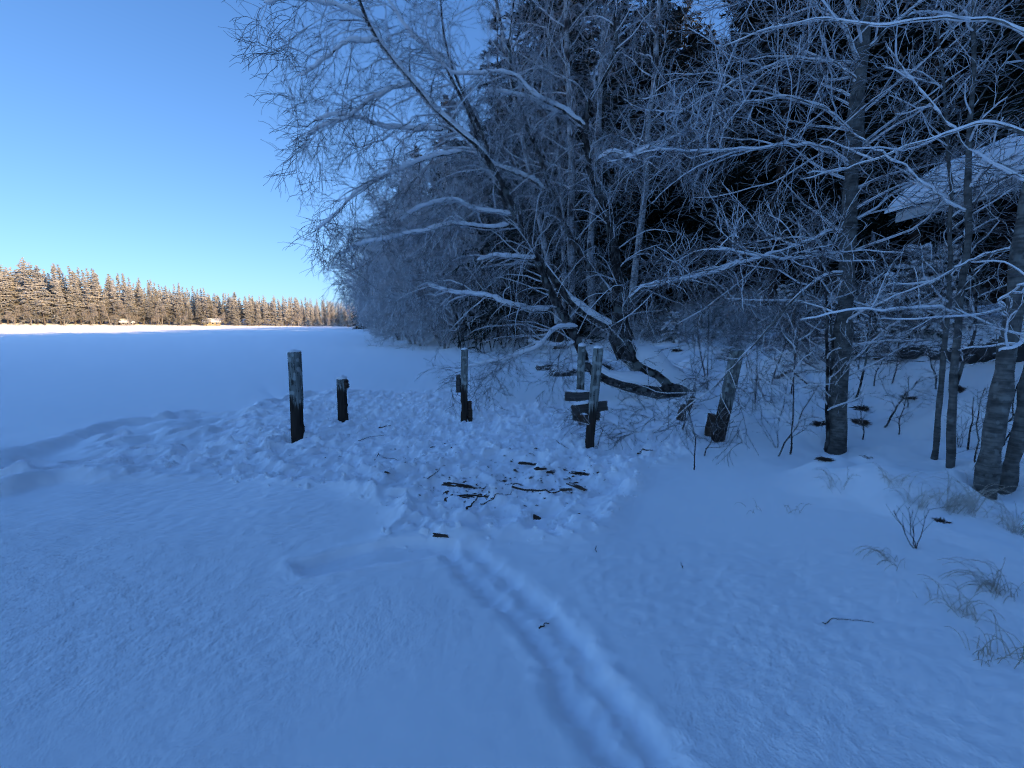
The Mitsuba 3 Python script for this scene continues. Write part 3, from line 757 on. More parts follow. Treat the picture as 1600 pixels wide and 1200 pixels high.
rgb_ = np.random.default_rng(404)
saps = []
for i in range(22):
    px, py = rgb_.uniform(1060, 1585), rgb_.uniform(585, 745)
    if 1270 < px < 1345 and py > 640:
        continue
    g = hit(px, py)
    hh = rgb_.uniform(50, 150) / FOC * g[1]
    key = thing('twig_sapling', 'thin bare twiggy sapling sticking out of the snow of the bank', 'sapling', 'thin saplings on the bank')
    saps.append((px, key))
    lean_ = rgb_.normal(size=2) * .16
    P0 = crooked(rgb_, np.stack([np.array([g[0] + lean_[0] * hh * t, g[1] + lean_[1] * hh * t, g[2] - .05 + hh * t]) for t in np.linspace(0, 1, 10)]), .022)
    R0 = np.linspace(1, .35, 10) * rgb_.uniform(.7, 1.5) / FOC * g[1]
    part(key, 'stem', tubes(P0[None], R0[None], 6), 'm_limb')
    A_, RA_ = spawn(rgb_, P0[None], R0[None], 9, .2, 1.0, (30, 65), lambda t, L: L * .45 * (1.2 - t), 6, .16, .02, .02, .6, .006, .0022, .5, .2)
    B_, RB_ = spawn(rgb_, A_, RA_, 4, .2, 1.0, (30, 60), lambda t, L: L * .45, 4, .16, .02, .0, .7, .004, .0018, .6, .2)
    part(key, 'twigs', cat_mesh([tubes(A_, RA_, 3), tubes(B_, RB_, 3)]), 'm_twig', stuff=True)


ORD = ['first', 'second', 'third', 'fourth', 'fifth', 'sixth', 'seventh', 'eighth', 'ninth', 'tenth', 'eleventh', 'twelfth', 'thirteenth', 'fourteenth', 'fifteenth', 'sixteenth', 'seventeenth', 'eighteenth', 'nineteenth', 'twentieth', 'twenty first', 'twenty second']


def in_order(keys, text):
    """label copies by their order from the left of the view"""
    for i, (_, k) in enumerate(sorted(keys)):
        labels[k]['label'] = text.format(ORD[i])


in_order(saps, '{} thin bare sapling from the left among those scattered over the bank')


# ------------------------------------------------------------------ grown trees for the thickets: variants in a shapegroup
def grown_bare(seed, height, lean, n_stem, n1, n2, n3, l1, l2, l3, droop, r0, r3, bark, twig, snow=False, t0=0.12, spread=0.25):
    """shapegroup entries trunk / branches / twigs of a bare frosted tree standing at the origin"""
    rng = np.random.default_rng(seed)
    k = 14
    stems, radii = [], []
    for s in range(n_stem):
        a, sp = rng.random() * 2 * PI, spread * (0.4 + rng.random()) * (n_stem > 1)
        d = np.array([math.cos(a) * sp + lean, math.sin(a) * sp, 1.0])
        hh = height * (1 if s == 0 else 0.6 + 0.35 * rng.random())
        p, pts = np.array([math.cos(a) * 0.12 * (n_stem > 1), math.sin(a) * 0.12 * (n_stem > 1), -0.25]), []
        for j in range(k):
            pts.append(p.copy())
            d = unit(d + rng.normal(size=3) * 0.06 + np.array([lean * 0.08, 0, 0.03]))
            p = p + d * hh / (k - 1)
        stems.append(pts)
        radii.append(r0 * (1 if s == 0 else 0.75) * np.linspace(1, 0.12, k))
    P, R = np.array(stems), np.array(radii)
    A, RA = spawn(rng, P, R, n1, t0, 1.0, (40, 75), lambda t, L: l1 * (1.2 - 0.75 * t), 7, 0.13, droop, 0.03, 0.5, 0.03, 0.010, 0.3, 0.3)
    B, RB = spawn(rng, A, RA, n2, 0.1, 1.0, (30, 65), lambda t, L: np.minimum(l2 * (1.2 - 0.5 * t), 0.7 * L), 5, 0.16, droop * 1.3, 0.0, 0.6, 0.011, r3 * 1.3, 0.5, 0.2)
    C, RC = spawn(rng, B, RB, n3, 0.1, 1.0, (28, 65), lambda t, L: np.minimum(l3 * (1.2 - 0.5 * t), 0.9 * L), 3, 0.2, droop * 1.5, 0.0, 0.7, 0.006, r3, 0.6, 0.1)
    return {'trunk': mikit.ply(tubes(P, R, 6), bark, smooth=True), 'branches': mikit.ply(tubes(A, RA, 4), twig, smooth=True), 'twigs': mikit.ply(cat_mesh([tubes(B, RB, 3), tubes(C, RC, 3)]), twig, smooth=True)}


def spruce(seed, height, n_br, n_tw, n_sh, r_sh, base=0.08, width=0.19, bark='m_dark_bark', needle='m_needle', power=0.8, droop=0.25, kb=3, kc=2, snow=0.0):
    rng = np.random.default_rng(seed)
    P = np.stack([np.zeros(8), np.zeros(8), np.linspace(-0.4, height, 8)], 1)[None] + rng.normal(size=(1, 8, 3)) * np.array([0.03, 0.03, 0])
    R = (height * 0.011 * np.linspace(1, 0.06, 8))[None]
    t = base + (0.985 - base) * np.sort(rng.random(n_br))
    L = height * width * ((1 - t) ** power) * (0.7 + 0.5 * rng.random(n_br)) + 0.25
    az = rng.random(n_br) * 2 * PI
    k = 6
    A = np.zeros((n_br, k, 3))
    A[:, 0, 2] = t * height
    d = np.stack([np.cos(az), np.sin(az), 0.35 * t - 0.1], 1)
    for j in range(1, k):
        d = unit(d + rng.normal(size=d.shape) * 0.05 + np.array([0, 0, -droop * (1 - 1.5 * j / k)]) * (1.1 - t)[:, None])
        A[:, j] = A[:, j - 1] + d * (L / (k - 1))[:, None]
    RA = np.maximum(0.012 * L[:, None] * np.linspace(1, 0.4, k)[None], r_sh * 0.5)
    B, RB = spawn(rng, A, RA, n_tw, 0.1, 1.0, (45, 70), lambda u, l: 0.42 * l * (1.15 - 0.85 * u), kb, 0.08, 0.3, 0.0, 1.0, r_sh, r_sh * 0.8, 0.5, 0.9)
    ms = [tubes(A, np.maximum(RA, r_sh * 0.7), 3), tubes(B, RB, 3)]
    if n_sh:
        C, RC = spawn(rng, B, RB, n_sh, 0.1, 1.0, (40, 65), lambda u, l: 0.45 * l + 0.04, kc, 0.1, 0.35, 0.0, 1.0, r_sh, r_sh * 0.75, 0.5, 0.6)
        ms.append(tubes(C, RC, 3))
    if snow:
        W, RW = spawn(rng, A, RA, 4, 0.25, 0.95, (45, 70), lambda u, l: 0.42 * l * (1.15 - 0.85 * u), 4, 0.08, 0.3, 0.0, 1.0, r_sh, r_sh * 0.8, 0.5, 0.9)
        load = cat_mesh([snow_on(rng, A, RA, keep=.8, size=1.0, extra=snow, sides=6, minr=.008), snow_on(rng, W, RW, keep=.7, size=1.0, extra=snow * .7, sides=5, minr=.006)])
        return {'trunk': mikit.ply(tubes(P, R, 6), bark, smooth=True), 'crown': mikit.ply(cat_mesh(ms), needle, smooth=True), 'settled_snow': mikit.ply(load, 'm_settled_snow', smooth=True)}
    return {'trunk': mikit.ply(tubes(P, R, 6), bark, smooth=True), 'crown': mikit.ply(cat_mesh(ms), needle, smooth=True)}


GROUPS = {}


def group(name, parts):
    scene[name] = {'type': 'shapegroup', **parts}
    GROUPS[name] = parts


def place(name, grp, x, y, s=1.0, rz=0.0, label=None, cat='tree', grpname=None, z=None, sz=None, key=None, tilt=0.0, tilt_az=0.0):
    z = h1(x, y) if z is None else z
    key = key or thing(name, label, cat, grpname)
    m = T().translate([x, y, z])
    if tilt:
        m = m @ T().rotate([math.cos(tilt_az), math.sin(tilt_az), 0], tilt)
    scene[key] = {'type': 'instance', 'g': {'type': 'ref', 'id': grp}, 'to_world': m @ T().rotate([0, 0, 1], rz) @ T().scale([s, s, sz or s])}
    return key


for i, (sd, hgt, ln, ns) in enumerate(((51, 11, 0.16, 3), (52, 13, 0.10, 2), (53, 9, 0.22, 4))):
    group(f'shore_birch_kind_{i}', grown_bare(sd, hgt, ln, ns, 26, 8, 5, 2.5, 1.1, 0.55, 0.10, 0.10, 0.016, 'm_birch', 'm_shore_twig'))
for i, (sd, hgt, ns) in enumerate(((61, 2.4, 7), (62, 1.9, 9))):
    group(f'thicket_kind_{i}', grown_bare(sd, hgt, 0.0, ns, 7, 5, 3, 0.8, 0.36, 0.17, 0.02, 0.016, 0.0055, 'm_limb', 'm_twig', spread=0.55))
for i, (sd, hgt, bs) in enumerate(((71, 21, 0.06), (72, 24, 0.10), (73, 18, 0.04), (74, 23, 0.16))):
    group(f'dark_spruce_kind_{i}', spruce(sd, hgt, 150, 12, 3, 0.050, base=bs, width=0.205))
for i, (sd, hgt) in enumerate(((81, 2.6), (82, 1.8))):
    group(f'young_spruce_kind_{i}', spruce(sd, hgt, 60, 12, 4, 0.011, base=0.05, width=0.36, needle='m_young_needle', droop=0.3, snow=.075))
for i, (sd, hgt, bs, wd) in enumerate(((91, 20, 0.10, 0.145), (92, 22, 0.08, 0.13), (93, 18, 0.34, 0.19), (94, 21, 0.22, 0.16))):
    group(f'far_conifer_kind_{i}', spruce(sd, hgt, 120, 9, 0, 0.19, base=bs, width=wd, bark='m_far_bark', needle='m_far_needle', power=0.85 if i < 2 else 0.55, droop=0.2))
for i, (sd, hgt) in enumerate(((75, 22), (76, 25))):
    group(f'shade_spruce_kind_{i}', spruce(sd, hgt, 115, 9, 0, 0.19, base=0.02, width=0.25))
group('far_birch_kind', grown_bare(99, 13, 0.12, 2, 16, 6, 4, 2.6, 1.4, 0.8, 0.05, 0.16, 0.035, 'm_far_birch', 'm_far_birch', t0=0.35))

rng = np.random.default_rng(7)
# frosted birches all along the right shoreline, leaning out over the ice
yy = 25.0
n_sb = 0
while yy < 84:
    for row in range(2 if yy > 30 else 1):
        x = float(np.interp(yy, SHORE_Y, SHORE_X)) + 0.8 + row * 3.2 + rng.random() * 1.4
        x += 2.2 * float(sstep(38, 60, yy))
        place('shore_birch', f'shore_birch_kind_{n_sb % 3}', x, yy + rng.normal() * 0.6, 0.85 + 0.4 * rng.random(), 180 + 25 + rng.normal() * 28,
              'frost covered birch in the pale thicket leaning over the ice along the right shoreline', 'tree', 'frosted birches along the receding right shore')
        n_sb += 1
    yy *= 1.085
# dark spruces behind, on the slope
spots = []
tries = 0
while len(spots) < 96 and tries < 9000:
    tries += 1
    x, y = rng.uniform(-40, 34), rng.uniform(9, 75)
    d = (x - np.interp(y, SHORE_Y, SHORE_X)) * 0.88
    if d < (3.2 if y < 30 else 5.5) or d > 32 or math.hypot(x, y) < 13 or abs(math.degrees(math.atan2(x, y))) > 56:
        continue
    if x / y > 0.45 and math.hypot(x, y) < 17:
        continue
    if x / y > 0.16 and y < 24 and d < 11.0:
        continue
    if all((x - p) ** 2 + (y - q) ** 2 > (2.3 + 0.03 * y) ** 2 for p, q in spots):
        spots.append((x, y))
for i, (x, y) in enumerate(spots):
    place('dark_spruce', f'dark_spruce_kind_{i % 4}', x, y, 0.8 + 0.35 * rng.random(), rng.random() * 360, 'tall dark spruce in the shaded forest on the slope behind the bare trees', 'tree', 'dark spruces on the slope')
# undergrowth on the bank
bushes = []
for px, py, kind, s in ((1085, 540, 0, .8), (1140, 545, 1, .8), (1200, 550, 0, .7), (1165, 520, 1, 1.0), (1245, 540, 0, .9), (1275, 560, 1, .8), (1110, 515, 0, 1.0), (1030, 535, 1, 1.0), (1000, 530, 0, 1.1), (1400, 525, 0, .7)):
    g = hit(px, py)
    bushes.append((px, place('frosted_bush', f'thicket_kind_{kind}', g[0], g[1], s, px * 7 % 360, 'frost covered leafless bush on the snowy bank below the dark forest', 'bush', 'frosted bushes on the bank')))
in_order(bushes, '{} frosted leafless bush from the left on the snowy bank')
for px, py, kind, s, lab in ((1420, 522, 0, 130, 'snow loaded young spruce left of the cabin'), (1462, 518, 0, 125, 'snow loaded young spruce right under the low end of the cabin roof'), (1385, 522, 1, 95, 'small snow loaded spruce right beside the grey aspen'), (1225, 505, 1, 60, 'small snow loaded spruce deep on the bank behind the fallen branch'), (1050, 532, 1, 45, 'low snowy spruce right behind the bent trunk')):
    g = hit(px, py)
    place('young_spruce', f'young_spruce_kind_{kind}', g[0], g[1], s / FOC * g[1] / (2.6, 1.8)[kind], px % 360, lab, 'tree')

junipers = []
rj = np.random.default_rng(55)
for i in range(14):
    px, py = rj.uniform(1030, 1400), rj.uniform(505, 570)
    g = hit(px, py)
    junipers.append((px, place('low_juniper', f'young_spruce_kind_{i % 2}', g[0], g[1], rj.uniform(.28, .55), rj.random() * 360, 'x', 'juniper', 'snow laden low junipers on the bank', sz=rj.uniform(.2, .38))))
in_order(junipers, '{} low snow laden evergreen from the left on the rising bank')

# forest out of the view, right and behind, that keeps this shore in the shade; and along the shore beyond
labels['shade_forest'] = {'label': 'dense spruce forest covering the hill to the right and behind the shore', 'category': 'forest', 'kind': 'stuff'}
n_f, pts_f = 0, []
while n_f < 520:
    if n_f < 440:
        x, y = rng.uniform(20, 85), rng.uniform(-68, 38)
        if (abs(math.degrees(math.atan2(x, y))) < 57 and math.hypot(x, y) < 60) :
            continue
    else:
        y = rng.uniform(75, 300)
        x = float(np.interp(y, SHORE_Y, SHORE_X)) + rng.uniform(3, 28)
    if any((x - p) ** 2 + (y - q) ** 2 < 2.2 ** 2 for p, q in pts_f):
        continue
    pts_f.append((x, y))
    n_f += 1
    place('', f'shade_spruce_kind_{n_f % 2}', x, y, 0.85 + 0.3 * rng.random(), rng.random() * 360, key=f'shade_forest__{n_f:03d}')

# ------------------------------------------------------------------ the far shore
n_far = n_back = 0
labels['far_forest'] = {'label': 'sunlit snowy conifer forest covering the hill behind the trees of the far shore', 'category': 'forest', 'kind': 'stuff'}
u = -40.0
while u < 205:
    for row in range(6):
        uu, ss = u + rng.normal() * 1.2 + row * 0.9, 2.5 + row * 4.5 + rng.normal() * 1.5 + (row > 2) * 5
        x, y = FA + FU * uu + FN * max(ss, 1.6)
        if abs(math.degrees(math.atan2(x, y))) > 54:
            continue
        if (x + 192) ** 2 + (y - 273) ** 2 < 7 ** 2 and row < 2:
            continue
        kind = rng.choice(4, p=[.36, .36, .12, .16])
        size = (0.75 + 0.35 * rng.random()) * float(np.interp(uu, [-40, 20, 90, 200], [1.5, 1.4, 1.02, 0.80]))
        if row > 3 or n_far >= 285:
            n_back += 1
            place('', f'far_conifer_kind_{kind}', x, y, size, rng.random() * 360, key=f'far_forest__{n_back:03d}')
            continue
        place('far_conifer', f'far_conifer_kind_{kind}', x, y, size, rng.random() * 360,
              'sunlit conifer dusted with snow in the forest on the far shore', 'tree', 'sunlit conifers on the far shore')
        n_far += 1
    u += 3.1
pale = []
for px, dd in ((30, 0.6), (55, 0.8), (108, 0.4), (152, .6), (206, .5), (212, .9), (178, .4), (252, .5), (258, 1.0), (288, .5), (345, .8), (470, .6), (515, .5)):
    t = (px - 800) / FOC
    # point on the far shoreline in that direction
    lam = np.linalg.solve(np.array([[t, -FU[0]], [1.0, -FU[1]]]), FA)
    q = FA + FU * lam[1] + FN * dd
    pale.append((px, place('far_birch', 'far_birch_kind', q[0], q[1], 0.7 + 0.4 * rng.random(), rng.random() * 360, 'pale bare birch at the edge of the ice on the far shore', 'tree', 'pale birches at the far shoreline')))
in_order(pale, '{} pale bare birch from the left at the far edge of the ice')


def box(w, d, h, x=0, y=0, z=0, rz=0.0):
    m = trimesh.creation.box((w, d, h))
    m.apply_transform(trimesh.transformations.rotation_matrix(rz, [0, 0, 1]))
    m.apply_translation((x, y, z))
    return m


def local(m, x, y, z, rz):
    m = m.copy()
    m.apply_transform(trimesh.transformations.rotation_matrix(rz, [0, 0, 1]))
    m.apply_translation((x, y, z))
    return m


def prism(poly, depth):
    """polygon in xz extruded along y, centred"""
    from shapely.geometry import Polygon
    m = trimesh.creation.extrude_polygon(Polygon(poly), depth, engine='earcut')
    m.apply_translation((0, 0, -depth / 2))
    m.apply_transform(np.array([[1, 0, 0, 0], [0, 0, -1, 0], [0, 1, 0, 0], [0, 0, 0, 1.0]]))
    return m


def cottage(px, name, label, w, d, h, wallm, roofh, ss):
    t = (px - 800) / FOC
    lam = np.linalg.solve(np.array([[t, -FU[0]], [1.0, -FU[1]]]), FA)
    q = FA + FU * lam[1] + FN * ss
    z = h1(*q)
    rz = math.atan2(FU[1], FU[0])
    key = thing(name, label, 'cottage')
    wall = prism([(-d / 2, -0.8), (d / 2, -0.8), (d / 2, h), (0, h + roofh), (-d / 2, h)], w)
    rot = lambda m: local(local(m, 0, 0, 0, PI / 2), q[0], q[1], z, rz)
    part(key, 'wall', rot(wall), wallm, smooth=False)
    hd = d / 2 + 0.5
    slab = [(-hd, h - 0.4), (0, h + roofh + 0.05), (hd, h - 0.4), (hd, h + 0.15), (0, h + roofh + 0.6), (-hd, h + 0.15)]
    part(key, 'roof', rot(prism(slab, w + 1.0)), 'm_settled_snow', smooth=False, label='roof under thick white snow')
    for i, xx in enumerate((-w * 0.28, w * 0.05, w * 0.32)):
        fr = local(box(1.3, 0.1, 1.3, xx, -d / 2 - 0.05, h * 0.55), q[0], q[1], z, rz)
        k = part(key, 'window', fr, 'm_white_trim', smooth=False)
        part(k, 'pane', local(box(1.0, 0.06, 1.0, xx, -d / 2 - 0.10, h * 0.55), q[0], q[1], z, rz), 'm_window', smooth=False)
    return key


cottage(336, 'lake_cottage', 'small yellow cottage with a snowy roof on the far shore', 9.0, 5.0, 2.4, 'm_yellow', 1.6, 5.0)
cottage(204, 'boat_shed', 'low brown shed with a snowy roof on the far shore among pale birches', 6.0, 4.0, 1.8, 'm_far_bark', 1.2, 3.0)

# ------------------------------------------------------------------ the old posts
def post_mesh(rng, height, rx, ry, lean=(0, 0), twist=0.0, nz=40, na=26, square=0.35, notches=()):
    """a weathered round timber with checks along the grain; notches: (z0, z1, angle, half width, depth)"""
    a = np.arange(na) * 2 * PI / na
    zs = np.linspace(-0.25, height, nz)
    A, Z = np.meshgrid(a, zs)
    sq = 1 - square * 0.18 * np.cos(4 * A)
    check = meshkit.noise(np.stack([np.cos(A) * 6, np.sin(A) * 6, Z * 0.7], -1), int(rng.integers(99)))
    check2 = meshkit.noise(np.stack([np.cos(A) * 14, np.sin(A) * 14, Z * 1.4], -1), int(rng.integers(99)))
    r = sq * (1 + 0.10 * (check - 0.5) + 0.09 * (check2 - 0.5))
    for z0, z1, an, hw, dp in notches:
        da = np.abs((A - an + PI) % (2 * PI) - PI)
        r = r * (1 - dp * ((Z > z0) & (Z < z1) & (da < hw)))
    X, Y = np.cos(A) * rx * r, np.sin(A) * ry * r
    X, Y = X + lean[0] * Z, Y + lean[1] * Z
    Zt = Z + (Z > height - 0.02) * 0.02 * (meshkit.noise(np.stack([X * 30, Y * 30, Z * 0], -1), 4) - 0.5)
    v = np.stack([X, Y, Zt], -1).reshape(-1, 3)
    i, j = np.meshgrid(np.arange(nz - 1), np.arange(na), indexing='ij')
    j2 = (j + 1) % na
    q = np.stack([i * na + j, i * na + j2, (i + 1) * na + j2, (i + 1) * na + j], -1).reshape(-1, 4)
    top = len(v)
    v = np.vstack([v, [[lean[0] * height, lean[1] * height, height + 0.004]]])
    b = (nz - 1) * na
    f = np.vstack([q[:, [0, 1, 2]], q[:, [0, 2, 3]], np.stack([b + np.arange(na), b + (np.arange(na) + 1) % na, np.full(na, top)], 1)])
    return v, f


def snow_cap(rng, rx, ry, h, seed=0):
    m = trimesh.creation.icosphere(subdivisions=3)
    v = m.vertices.copy()
    v[:, 2] = np.where(v[:, 2] > 0, np.abs(v[:, 2]) ** 0.6, v[:, 2] * 0.15)
    n = meshkit.fbm(v * 2.0 + seed, 2, seed)
    return np.stack([v[:, 0] * rx * (0.85 + 0.3 * n), v[:, 1] * ry * (0.85 + 0.3 * n), v[:, 2] * h * (0.6 + 0.8 * n)], 1), np.array(m.faces)


def moved(m, x, y, z, rz=0.0):
    v, f = m
    c, s = math.cos(rz), math.sin(rz)
    return np.stack([v[:, 0] * c - v[:, 1] * s + x, v[:, 0] * s + v[:, 1] * c + y, v[:, 2] + z], 1), f


def rough_board(rng, L, w, t, n=14, jag=0.012, bend=0.0):
    """a worn board along x with ragged ends"""
    m = trimesh.creation.box((L, t, w))
    for _ in range(3):
        m = m.subdivide()
    v = m.vertices.copy()
    nn = meshkit.fbm(v * 18 + rng.random(3) * 50, 2, 3) - 0.5
    v[:, 1] += nn * 0.012
    v[:, 2] += (meshkit.noise(np.stack([v[:, 0] * 9, v[:, 0] * 0, v[:, 0] * 0], 1), 5) - 0.5) * jag * np.sign(v[:, 2]) + bend * v[:, 0] ** 2
    end = np.abs(v[:, 0]) > L * 0.49
    v[:, 0] += end * np.sign(v[:, 0]) * (meshkit.noise(np.stack([v[:, 0] * 0, v[:, 1] * 60, v[:, 2] * 60], 1), 6) - 0.5) * 0.05
    return v, np.array(m.faces)


def tilted(m, ax, ang):
    M = trimesh.transformations.rotation_matrix(ang, ax)[:3, :3]
    return m[0] @ M.T, m[1]


rng = np.random.default_rng(77)


def post(base_px, top_px, rx, ry, label, notches=(), square=0.35, capped=0.03, name='wooden_post'):
    g = hit(*base_px)
    top = at(top_px[0], top_px[1], g[1])
    hgt = top[2] - g[2]
    rx, ry = rx / 2 / FOC * g[1] * 1.02, ry / 2 / FOC * g[1] * 1.02
    lean = ((top[0] - g[0]) / hgt, 0.0)
    key = thing(name, label, 'post')
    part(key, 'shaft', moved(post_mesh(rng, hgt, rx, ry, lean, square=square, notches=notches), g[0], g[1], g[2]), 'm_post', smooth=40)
    if capped:
        part(key, 'snow_cap', moved(snow_cap(rng, rx * 0.95, ry * 0.95, capped, int(rng.integers(50))), g[0] + lean[0] * hgt, g[1], g[2] + hgt), 'm_settled_snow')
    return key, g, lean, hgt


k, g, l, h = post((466, 684), (460, 550), 18.5, 18.5, 'tallest post on the left, round and grey with a dark foot, nearest the open lake', notches=((0.0, 0.16, -0.5, .6, .0), (0.16, 0.38, 0.1, .7, .28), (0.38, 0.5, 0.0, .5, .12)))
k, g, l, h = post((536, 656), (534, 592), 15, 15, 'short dark post topped with snow, second from the left', notches=((0.28, 0.5, 0.0, .8, .22), (0.10, 0.22, 0.1, .7, .14)), capped=.055)
b = rough_board(rng, .11, .13, .10)
part(k, 'block', moved(b, g[0] + .055, g[1] - .01, g[2] + h - .085), 'm_dark_wood', smooth=35)
k, g, l, h = post((725, 655), (726, 546), 10.5, 11, 'slim middle post with a board on its left side and a stub beside it', notches=((0.15, 0.28, PI, .9, .2), (0.0, 0.12, 0, .5, .15)), square=.8)
part(k, 'board', moved(rough_board(rng, .06, .29, .05), g[0] - .085, g[1] - .03, g[2] + h * .52), 'm_board', smooth=35)
gs = hit(734, 656)
single('rotten_stub', moved(post_mesh(rng, .32, .048, .05, (.02, 0), nz=16, notches=((.2, .34, 0, 1.2, .35),)), gs[0], gs[1], gs[2]), 'm_dark_wood', 'short dark rotten stub leaning on the foot of the slim middle post', 'stub', smooth=40)
# the pair with cross boards
k, g, l, h = post((905, 661), (909, 541), 12, 12, 'rear post of the close pair on the right, with a dark board across it', square=.6, capped=.05)
gb = at(902, 619, g[1] - .09)
part(k, 'cross_board', moved(rough_board(rng, .40, .15, .045), gb[0], gb[1], gb[2]), 'm_board', smooth=35)
part(k, 'snow_on_board', moved(snow_cap(rng, .19, .03, .035, 3), gb[0], gb[1], gb[2] + .072), 'm_settled_snow')
k, g, l, h = post((921, 696), (935, 544), 15, 14.5, 'front post of the close pair, pale above, dark below, crossed by a slanting snowy board', notches=((0.05, .5, -0.2, .6, .12),), square=.6, capped=.03)
gb = at(921, 637, g[1] + .10)
part(k, 'cross_board', moved(tilted(rough_board(rng, .46, .13, .04), [0, 1, 0], -.14), gb[0], gb[1], gb[2]), 'm_board', smooth=35)
part(k, 'snow_on_board', moved(tilted(snow_cap(rng, .15, .03, .04, 8), [0, 1, 0], -.14), gb[0] - .10, gb[1], gb[2] + .05), 'm_settled_snow')
gb = at(928, 641, g[1] + .16)
part(k, 'plank', moved(rough_board(rng, .34, .15, .05), gb[0] - .10, gb[1], gb[2] - .06), 'm_board', smooth=35)
gb = at(912, 655, g[1] + .02)
part(k, 'block', moved(rough_board(rng, .11, .12, .10), gb[0], gb[1], gb[2]), 'm_dark_wood', smooth=35)
part(k, 'snow_on_block', moved(snow_cap(rng, .045, .035, .03, 5), gb[0], gb[1], gb[2] + .05), 'm_settled_snow')
k, g, l, h = post((1121, 688), (1152, 548), 18, 16, 'thick split post leaning to the right among bare twigs, pale above and black below', notches=((.62, 1.4, PI * 1.5, .22, .35),), square=.9, capped=0)
gb = at(1110, 664, g[1] - .08)
part(k, 'slab', moved(tilted(rough_board(rng, .013 * g[1], .055 * g[1], .013 * g[1]), [0, 1, 0], .12), gb[0], gb[1], gb[2]), 'm_dark_wood', smooth=35)
for px, py, hh, ln, lab in ((1062, 656, .26, .18, 'jagged dark stub right under the foot of the bent trunk, the taller of two'), (1074, 640, .24, .3, 'small dark stub sticking out of the snow beside the taller stub')):
    g = hit(px, py)
    single('rotten_stub', moved(post_mesh(rng, hh, .05, .05, (ln, 0), nz=16, square=.8, notches=((hh - .1, hh + .1, 2.0, 1.0, .4),)), g[0], g[1], g[2]), 'm_dark_wood', lab, 'stub', smooth=40)


# ------------------------------------------------------------------ litter on the trampled snow
def lie(mesh, px, py, rz, up=0.0, tilt=0.0):
    """lay a board (long along x, flat) on the snow at that place"""
    g = hit(px, py)
    v, f = mesh
    v = v[:, [0, 2, 1]] * np.array([1, 1, -1])
    m = tilted((v, f), [0, 1, 0], tilt)
    return moved(m, g[0], g[1], h1(g[0], g[1]) + up, rz)


for px, py, L, w, rz, lab in (
    (826, 727, .26, .07, .02, 'squared brown piece of plank lying on the trampled snow, farthest back of the loose pieces'),
    (914, 741, .32, .06, -.1, 'pointed brown splinter of wood lying right of the plank piece'),
    (902, 762, .22, .05, -.75, 'dark slanting splinter in front of the pointed one'),
    (722, 761, .44, .055, -.08, 'long dark broken board at the left end of the wood litter'),
    (735, 775, .30, .05, .45, 'black piece of rotten wood in front of the long dark board'),
    (690, 838, .13, .025, -.05, 'single small dark chip lying near the edge of the dug snow in the foreground'),
    (862, 739, .16, .06, .2, 'small black lump of bark between the plank piece and the pointed splinter'),
    (845, 735, .15, .04, .4, 'small bark sliver just in front of the squared plank piece'),
    (885, 766, .12, .035, .3, 'small black chip left of the dark slanting splinter'),
):
    single('wood_scrap', lie(rough_board(rng, L * .8, w * .62, .012, jag=.035), px, py, rz, .003, .08), 'm_dark_wood', lab, 'wood scrap', smooth=35)


def stick(pts, r, up=0.012, n=14, rng=rng):
    w = []
    for px, py in pts:
        g = hit(px, py)
        w.append([g[0], g[1], g[2] + up, 0])
    P = crooked(rng, resample(np.array(w), n)[:, :3], 0.008)
    P[:, 2] = np.maximum(P[:, 2], H(P[:, 0], P[:, 1]) + r * 0.4)
    return tubes(P[None], (r * np.linspace(1, .5, n))[None], 6, cap=True)


for pts, r, lab in (
    ([(800, 765), (830, 769), (862, 772), (885, 767)], .010, 'long thin stick lying level between the dark board and the slanting splinter'),
    ([(730, 797), (740, 787), (748, 778)], .008, 'short straight stick standing at a slant below the black rotten wood'),
    ([(752, 790), (775, 780), (800, 774)], .005, 'thin pale stick in front of the dug snow'),
    ([(668, 750), (680, 742), (688, 733)], .005, 'thin stick left of the long dark board'),
    ([(592, 669), (602, 668), (611, 666)], .008, 'little stick on the trodden snow right of the short snow topped post'),
    ([(560, 690), (580, 683), (600, 682)], .005, 'arched twig between the two left posts and the middle'),
    ([(585, 720), (600, 716), (620, 720)], .005, 'fine twig on the trampled snow farther left'),
    ([(870, 690), (880, 698), (888, 702)], .006, 'dark twig left of the front post of the pair'),
    ([(996, 710), (1008, 709), (1020, 705)], .009, 'brown bent twig right of the front post of the pair'),
    ([(842, 985), (850, 981), (858, 977)], .004, 'short dark straw lying in the ski track in the foreground'),
    ([(1285, 1012 - 36), (1310, 970), (1340, 970), (1365, 976)], .0022, 'bowed dark straw on the smooth snow in the right foreground'),
):
    single('loose_stick', stick(pts, r), 'm_litter', lab, 'stick')

g1, g2, g3 = hit(1211, 592), hit(1236, 588), hit(1262, 600)
P = resample(np.array([[*g1, 0], [*(np.array(g2) + [0, 0, .16]), 0], [*g3, 0]]), 14)[:, :3]
k = thing('fallen_branch', 'dark fallen branch bent like a roof on the snow left of the grey aspen', 'branch')
part(k, 'wood', tubes(P[None], (.04 * np.linspace(1, .7, 14))[None], 8, cap=True), 'm_dark_bark')
part(k, 'settled_snow', snow_on(rng, P[None], (.045 * np.ones(14))[None], keep=.7, sides=6), 'm_settled_snow')

